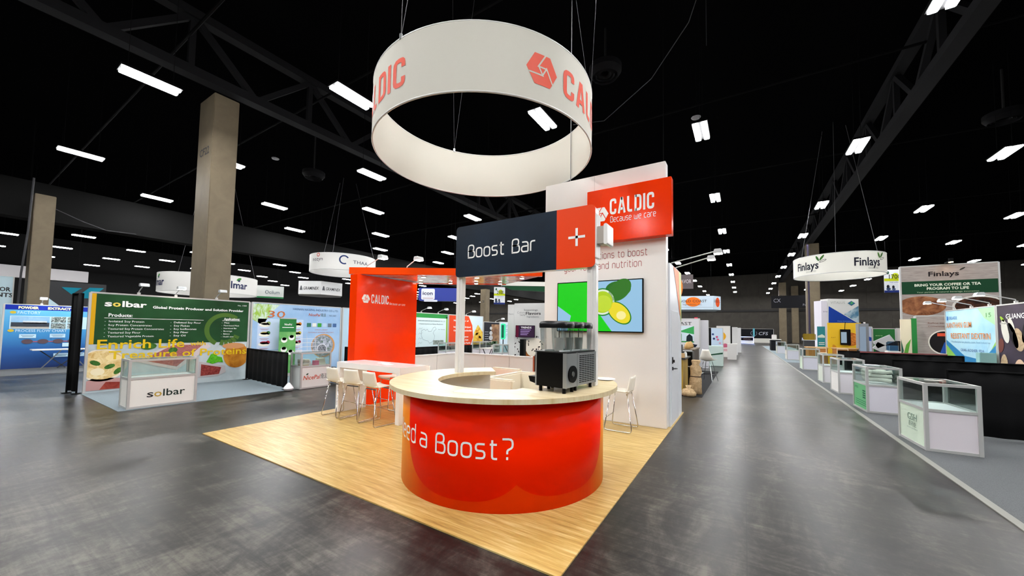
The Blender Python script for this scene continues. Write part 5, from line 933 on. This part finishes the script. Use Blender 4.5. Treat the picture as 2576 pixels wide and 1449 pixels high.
gp = thing('leaf_panel', 'cream and green leaf panel left of the lower coffee wall', 'panel', (4.48, 17.5, .009)); B().box(0, .26, 0, .05, 0, 2.25).build('panel', M_('dcd0b4'), gp); B().box(.26, .38, -.02, .05, 0, 2.28).build('green_edge', M_('2a7a3a'), gp); q = Print(gp, -.004); q.poly([(.02, .9), (.14, 1.0), (.24, 1.6), (.12, 1.4)], M_('5a9a3a')); q.poly([(0, 1.6), (.06, 1.2), (0, .9)], M_('2f5a4a')); q.flush()
wd = thing('water_jug', 'clear blue water jug on a white stand at the coffee booth', 'water jug', (4.2, 17.2, .01)); B().box(-.16, .16, -.16, .16, 0, 1.18).build('stand', M_('d5d3d0'), wd, bevel=.01); B().box(-.13, .13, -.13, .13, 1.18, 1.5).build('jug', m_glass('water_blue', .15, 'a9c6d8'), wd, bevel=.03); B().box(-.11, .11, -.11, .11, 1.19, 1.36).build('water', M_('7f9fb2'), wd)
rl = thing('folding_fence', 'low folding fence of crossed bars with red rail behind the black drape', 'fence', (3.35, 17.0, .01), R_(-2)); B().box(0, 2.0, -.02, .02, 1.1, 1.14).build('top_rail', M_('8a4a4a'), rl)
for i in range(5): B().box(.05+.45*i, .12+.45*i, -.03, .03, 0, 1.1).build('picket', M_('8f8a94'), rl)
for i in range(4): B().bar((.1+.45*i, 0, 1.08), (.5+.45*i, 0, .85), .03).build('brace', M_('b9b3ac'), rl)
# farther booths right
ra = thing('ramp_stack', 'zigzag folded white metal stand behind the fence', 'stand', (4.5, 20.5, .01))
for i in range(4): B().bar((0 if i % 2 else .5, 0, .4+.3*i), (.5 if i % 2 else 0, 0, .7+.3*i), .06, .3).build('folding_arm', M_('c4c6c8'), ra)
B().box(-.1, .6, -.2, .2, 0, .4).build('base', STEELK, ra)
bk = thing('black_serving_bar', 'black bar counter behind the folding fence', 'bar', (5.2, 23.0, .01)); B().box(0, 2.2, 0, .6, 0, 1.45).build('body', M_('0c0c0e'), bk); B().box(.1, 1.0, -.03, 0, 1.15, 1.4).build('drawer_front', M_('17181a'), bk)
t, p = booth_wall('-y', 24.5, 5.3, 6.1, 2.0, 'green booth panel in the right background', M_('2a6a35')); p.text('enra', 5.4, 1.65, .08, M_('9ac48a'), w=.25); p.flush()
t, p = booth_wall('-y', 24.6, 6.15, 7.2, 2.02, 'white booth panel with dark tree picture in the right background', M_('cfcac4')); p.rect(6.45, 6.55, 1.2, 1.9, M_('2a2422')); p.disc(6.5, 1.8, .2, .14, M_('3a3430')); p.rect(6.85, 7.1, 1.2, 2.0, M_('a83a4a')); p.flush()
t, p = booth_wall('-y', 25.5, 5.1, 5.5, 2.1, 'lit white panel with blue waves in the right background', em('cfd6f0', .5)); p.poly([(5.12, 1.5), (5.3, 1.65), (5.48, 1.58), (5.48, 1.4), (5.12, 1.4)], M_('2a4aa0')); p.flush()
gl = thing('glass_fridge', 'tall grey display fridge with lit door on the right', 'fridge', (4.75, 24.2, .01)); B().box(0, .36, 0, .6, 0, 2.25).build('body', M_('7f8286'), gl, bevel=.01); B().box(.03, .25, -.02, 0, .8, 2.1).build('lit_door', em('b9d0e8', .45), gl)
yw = thing('bread_display', 'yellow partition with baked bread picture and hanging screen', 'booth wall', (4.0, 27.0, .009), R_(8)); B().box(0, 1.45, 0, .06, 0, 2.35).build('panel', mat('e0b40c', .5, name='yellow_print'), yw); B().box(1.45, 1.53, -.02, .08, 0, 2.4).build('black_edge', BLACK, yw); B().box(1.55, 1.63, -.02, .05, 0, 2.4).build('white_post', GWHITE, yw)
q = Print(yw, -.004, .003); q.disc(1.0, 1.45, .36, .36, M_('b5541a')); q.up(); q.disc(1.0, 1.45, .32, .32, m_mottle('bread_print', [(.35, '9a4412'), (.5, 'd07a2a'), (.65, 'e09a4a')], 10, .5, (1, 1, 3))); q.poly(rotp(ell(0, 0, .09, .2, 12), .4, .3, .95), M_('c98a2a')); q.text('EAT', .15, 1.5, .06, M_('8a5a1a'), w=.2); q.flush()
hsn = thing('hanging_screen', 'small white and black screen hung before the yellow partition', 'screen', (4.72, 27.085, 0), R_(8)); B().box(-.2, .24, -.1, -.0, 1.15, 2.0).build('case', BLACK, hsn, bevel=.01); B().box(-.18, .06, -.11, -.1, 1.25, 1.85).build('screen_face', em('b4cde0', .6), hsn); B().tube([(0, -.04, 2.0), (.05, .0, 2.4)], .012, 5).build('hook', STEELK, hsn)
vt = thing('blue_white_tower', 'white and blue triangle patterned tower behind the yellow partition', 'booth tower', (5.85, 39.1, 0), R_(28)); B().box(0, 2.35, 0, .8, 0, 4.6).build('tower_front', M_('cfcfcb'), vt); B().box(-.45, 0, .1, .9, 0, 4.45).build('tower_side', M_('d9d5de'), vt)
q = Print(vt, -.01, .006); q.poly([(.0, 2.4), (2.3, 2.6), (.05, 4.0)], M_('1c3f96')); q.poly([(1.2, 3.35), (2.33, 4.05), (2.33, 2.65)], m_mottle('cloud_print', [(.35, '4a7a96'), (.65, 'b4c6cc')], 2, .5)); q.text('VITALUS', .2, 4.2, .2, M_('9aa09a'), w=1.1); q.poly([(1.5, 4.25), (1.8, 4.05), (2.1, 4.25), (1.8, 4.45)], M_('2a5a7a')); q.up(); q.poly([(1.7, 4.25), (1.8, 4.15), (1.95, 4.3), (1.8, 4.4)], M_('4a9a5a')); q.text('Dairy Innovation', .7, 2.75, .09, M_('8aa8e0'), w=1.1); q.text('Start Here', -.4, 3.5, .12, M_('3a3a6a'), w=.35); q.flush()
tb = thing('teal_banner', 'teal roll-up banner left of the yellow partition', 'banner', (3.98, 27.9, .01)); B().box(-.32, .04, 0, .03, .1, 2.15).build('banner_sheet', M_('2f7f8c'), tb); B().box(-.34, .06, -.06, .09, 0, .1).build('base_cassette', ALU, tb); q = Print(tb, -.004); q.poly([(-.3, 1.6), (-.1, 1.7), (.02, 1.6), (.02, 1.5), (-.3, 1.5)], M_('c9d9d6')); q.rect(-.26, 0, 1.2, 1.23, INK_W); q.rect(-.26, 0, 1.1, 1.13, INK_W); q.flush()
OW = mat('b5793c', .5, name='orange_wood')
for i, (x, y) in enumerate(((3.22, 24.9), (4.25, 24.5))):
    t = thing('wooden_table', ('orange-brown wooden table before the yellow partition, left one', 'orange-brown wooden table before the yellow partition, right one')[i], 'table', (x, y, .01), R_(8), 'wooden tables before the yellow partition'); B().box(-.45, .45, -.3, .3, .98, 1.04).build('table_top', mat('c9a06a', .5), t, bevel=.01); B().box(-.4, .4, -.25, .25, 0, .98).build('base_cabinet', OW, t)
def cream_stool(x, y, lb):
    t = thing('cream_chair', lb, 'chair', (x, y, .01), 0, 'cream chairs at the wooden tables'); B().box(-.19, .19, -.19, .19, .74, .79).build('seat', M_('d9cbb0'), t, bevel=.02)
    B().tube([(-.2, .2, .78), (-.2, .22, 1.0), (.2, .22, 1.0), (.2, .2, .78)], .022, 8).build('backrest', M_('d9cbb0'), t)
    for sx in (-1, 1):
        for sy in (-1, 1): B().tube([(sx*.15, sy*.15, .75), (sx*.18, sy*.18, 0)], .014, 6).build('leg', M_('8a6a48'), t)
cream_stool(3.3, 23.9, 'cream bar chair at the left wooden table'); cream_stool(4.05, 23.5, 'cream bar chair between the two wooden tables')
px = thing('acrylic_bin', 'clear acrylic tub on a stand behind the fifth glass counter', 'tub', (3.9, 33.3, .01)); B().box(-.3, .3, -.25, .25, 0, 1.25).build('stand', M_('3f3f40'), px); B().box(-.36, .36, -.28, .28, 1.28, 1.72).build('tub', m_glass('frosted_acrylic', .35, 'd9dcdc'), px, bevel=.04); B().box(-.37, .37, -.29, .29, 1.25, 1.28).build('rim', M_('cfcfcf'), px)
cs = thing('dark_counter', 'dark counter with white top and white appliance by the aisle', 'counter', (2.3, 45, .01)); B().box(0, .8, 0, 2.2, 0, 1.05).build('body', M_('17171c'), cs, bevel=.01); B().box(-.05, .85, -.05, 2.25, 1.05, 1.12).build('worktop', M_('cfccc8'), cs)
wa = tag(B().box(-.2, .2, -.2, .2, 0, .45).build('white_appliance', M_('d5d3d0'), bevel=.03), 'white appliance on the dark counter by the aisle', 'appliance'); wa.location = (2.6, 45.6, 1.132)
dcb = thing('dark_column_base', 'dark cabinet wrapped around the foot of the right column', 'cabinet', (5.0, 44.6, .01)); B().box(.0, 1.4, .0, .3, 0, 1.7).build('body', M_('2c2b29'), dcb, bevel=.01); B().box(.1, 1.3, -.02, 0, .1, 1.6).build('door', M_('33322f'), dcb)

# ============================================================ LOOSE CABLES
def cable(pts, r, label): return tag(B().tube(pts, r, 5).build('loose_cable', mat('26262a', .6)), label, 'cable')
cable([(-29.25, 3.25, 7.4), (-29.3, 4.2, 7.0), (-30, 5.2, 6.85), (-31.05, 6.6, 7.1)], .025, 'black cable sagging from the far left column to the bulkhead')
cable([(-28.7, 2.5, 8.6), (-28.7, 2.45, 6), (-28.75, 2.35, 4), (-28.8, 2.3, .05)], .04, 'black cable running down the far left column')
cable([(-.1, 9, 13.1), (-.4, 10, 11.6), (-1.2, 11, 10.4), (-2.4, 12, 9.8), (-4.4, 13.4, 9.7), (-6, 14.2, 10.4)], .012, 'thin cable drooping under the roof right of the ring')
cable([(-.8, 11.5, 13.1), (-.8, 11.5, 9.9)], .01, 'thin vertical cable hanging under the roof over the aisle')

# ============================================================ ROOF DIFFUSERS AND THE WIRE RACK
dfm = B().lathe([(.25, 0), (.32, -.06), (.45, -.02), (.48, -.1), (.62, -.02), (.66, -.14), (.85, .05), (.85, .25), (.2, .25), (.2, 0), (.25, 0)], 36).mesh('round_diffuser', mat('131315', .7, spec=.1), smooth=True)
for x, y, z, lb in ((-4.3, 13.2, 11.4, 'round air diffuser in the roof right of the hanging ring'), (-21.5, 11.9, 10.6, 'round air diffuser in the roof between column and ring'), (9.5, 24.0, 11.0, 'round air diffuser in the roof on the right side')):
    o = tag(link('air_diffuser', dfm), lb, 'air diffuser', 'round roof diffusers'); o.location = (x, y, z); B().cyl(0, 0, .1, 13.17-z, .06, 10).build('duct', mat('0d0d0e', .8), o); o.scale = (.7, .7, 1)
wr = thing('wire_rack', 'white wire leaflet rack on top of the coconut booth counter', 'rack', (-10.4, 5.62, .995), PI/2); WRM = mat('dfe3e8', .4)
for i in range(4): B().tube([(0, .02*i, .03+.11*i), (.5, .02*i, .03+.11*i), (.5, .15+.02*i, .03+.11*i), (0, .15+.02*i, .03+.11*i)], .004, 5, True).build('wire_tier', WRM, wr)
for x in (0, .25, .5): B().tube([(x, .16, 0), (x, .22, .5)], .005, 5).build('upright_wire', WRM, wr); 
for x in (0, .5): B().tube([(x, 0, 0), (x, .16, 0)], .005, 5).build('foot_wire', WRM, wr)
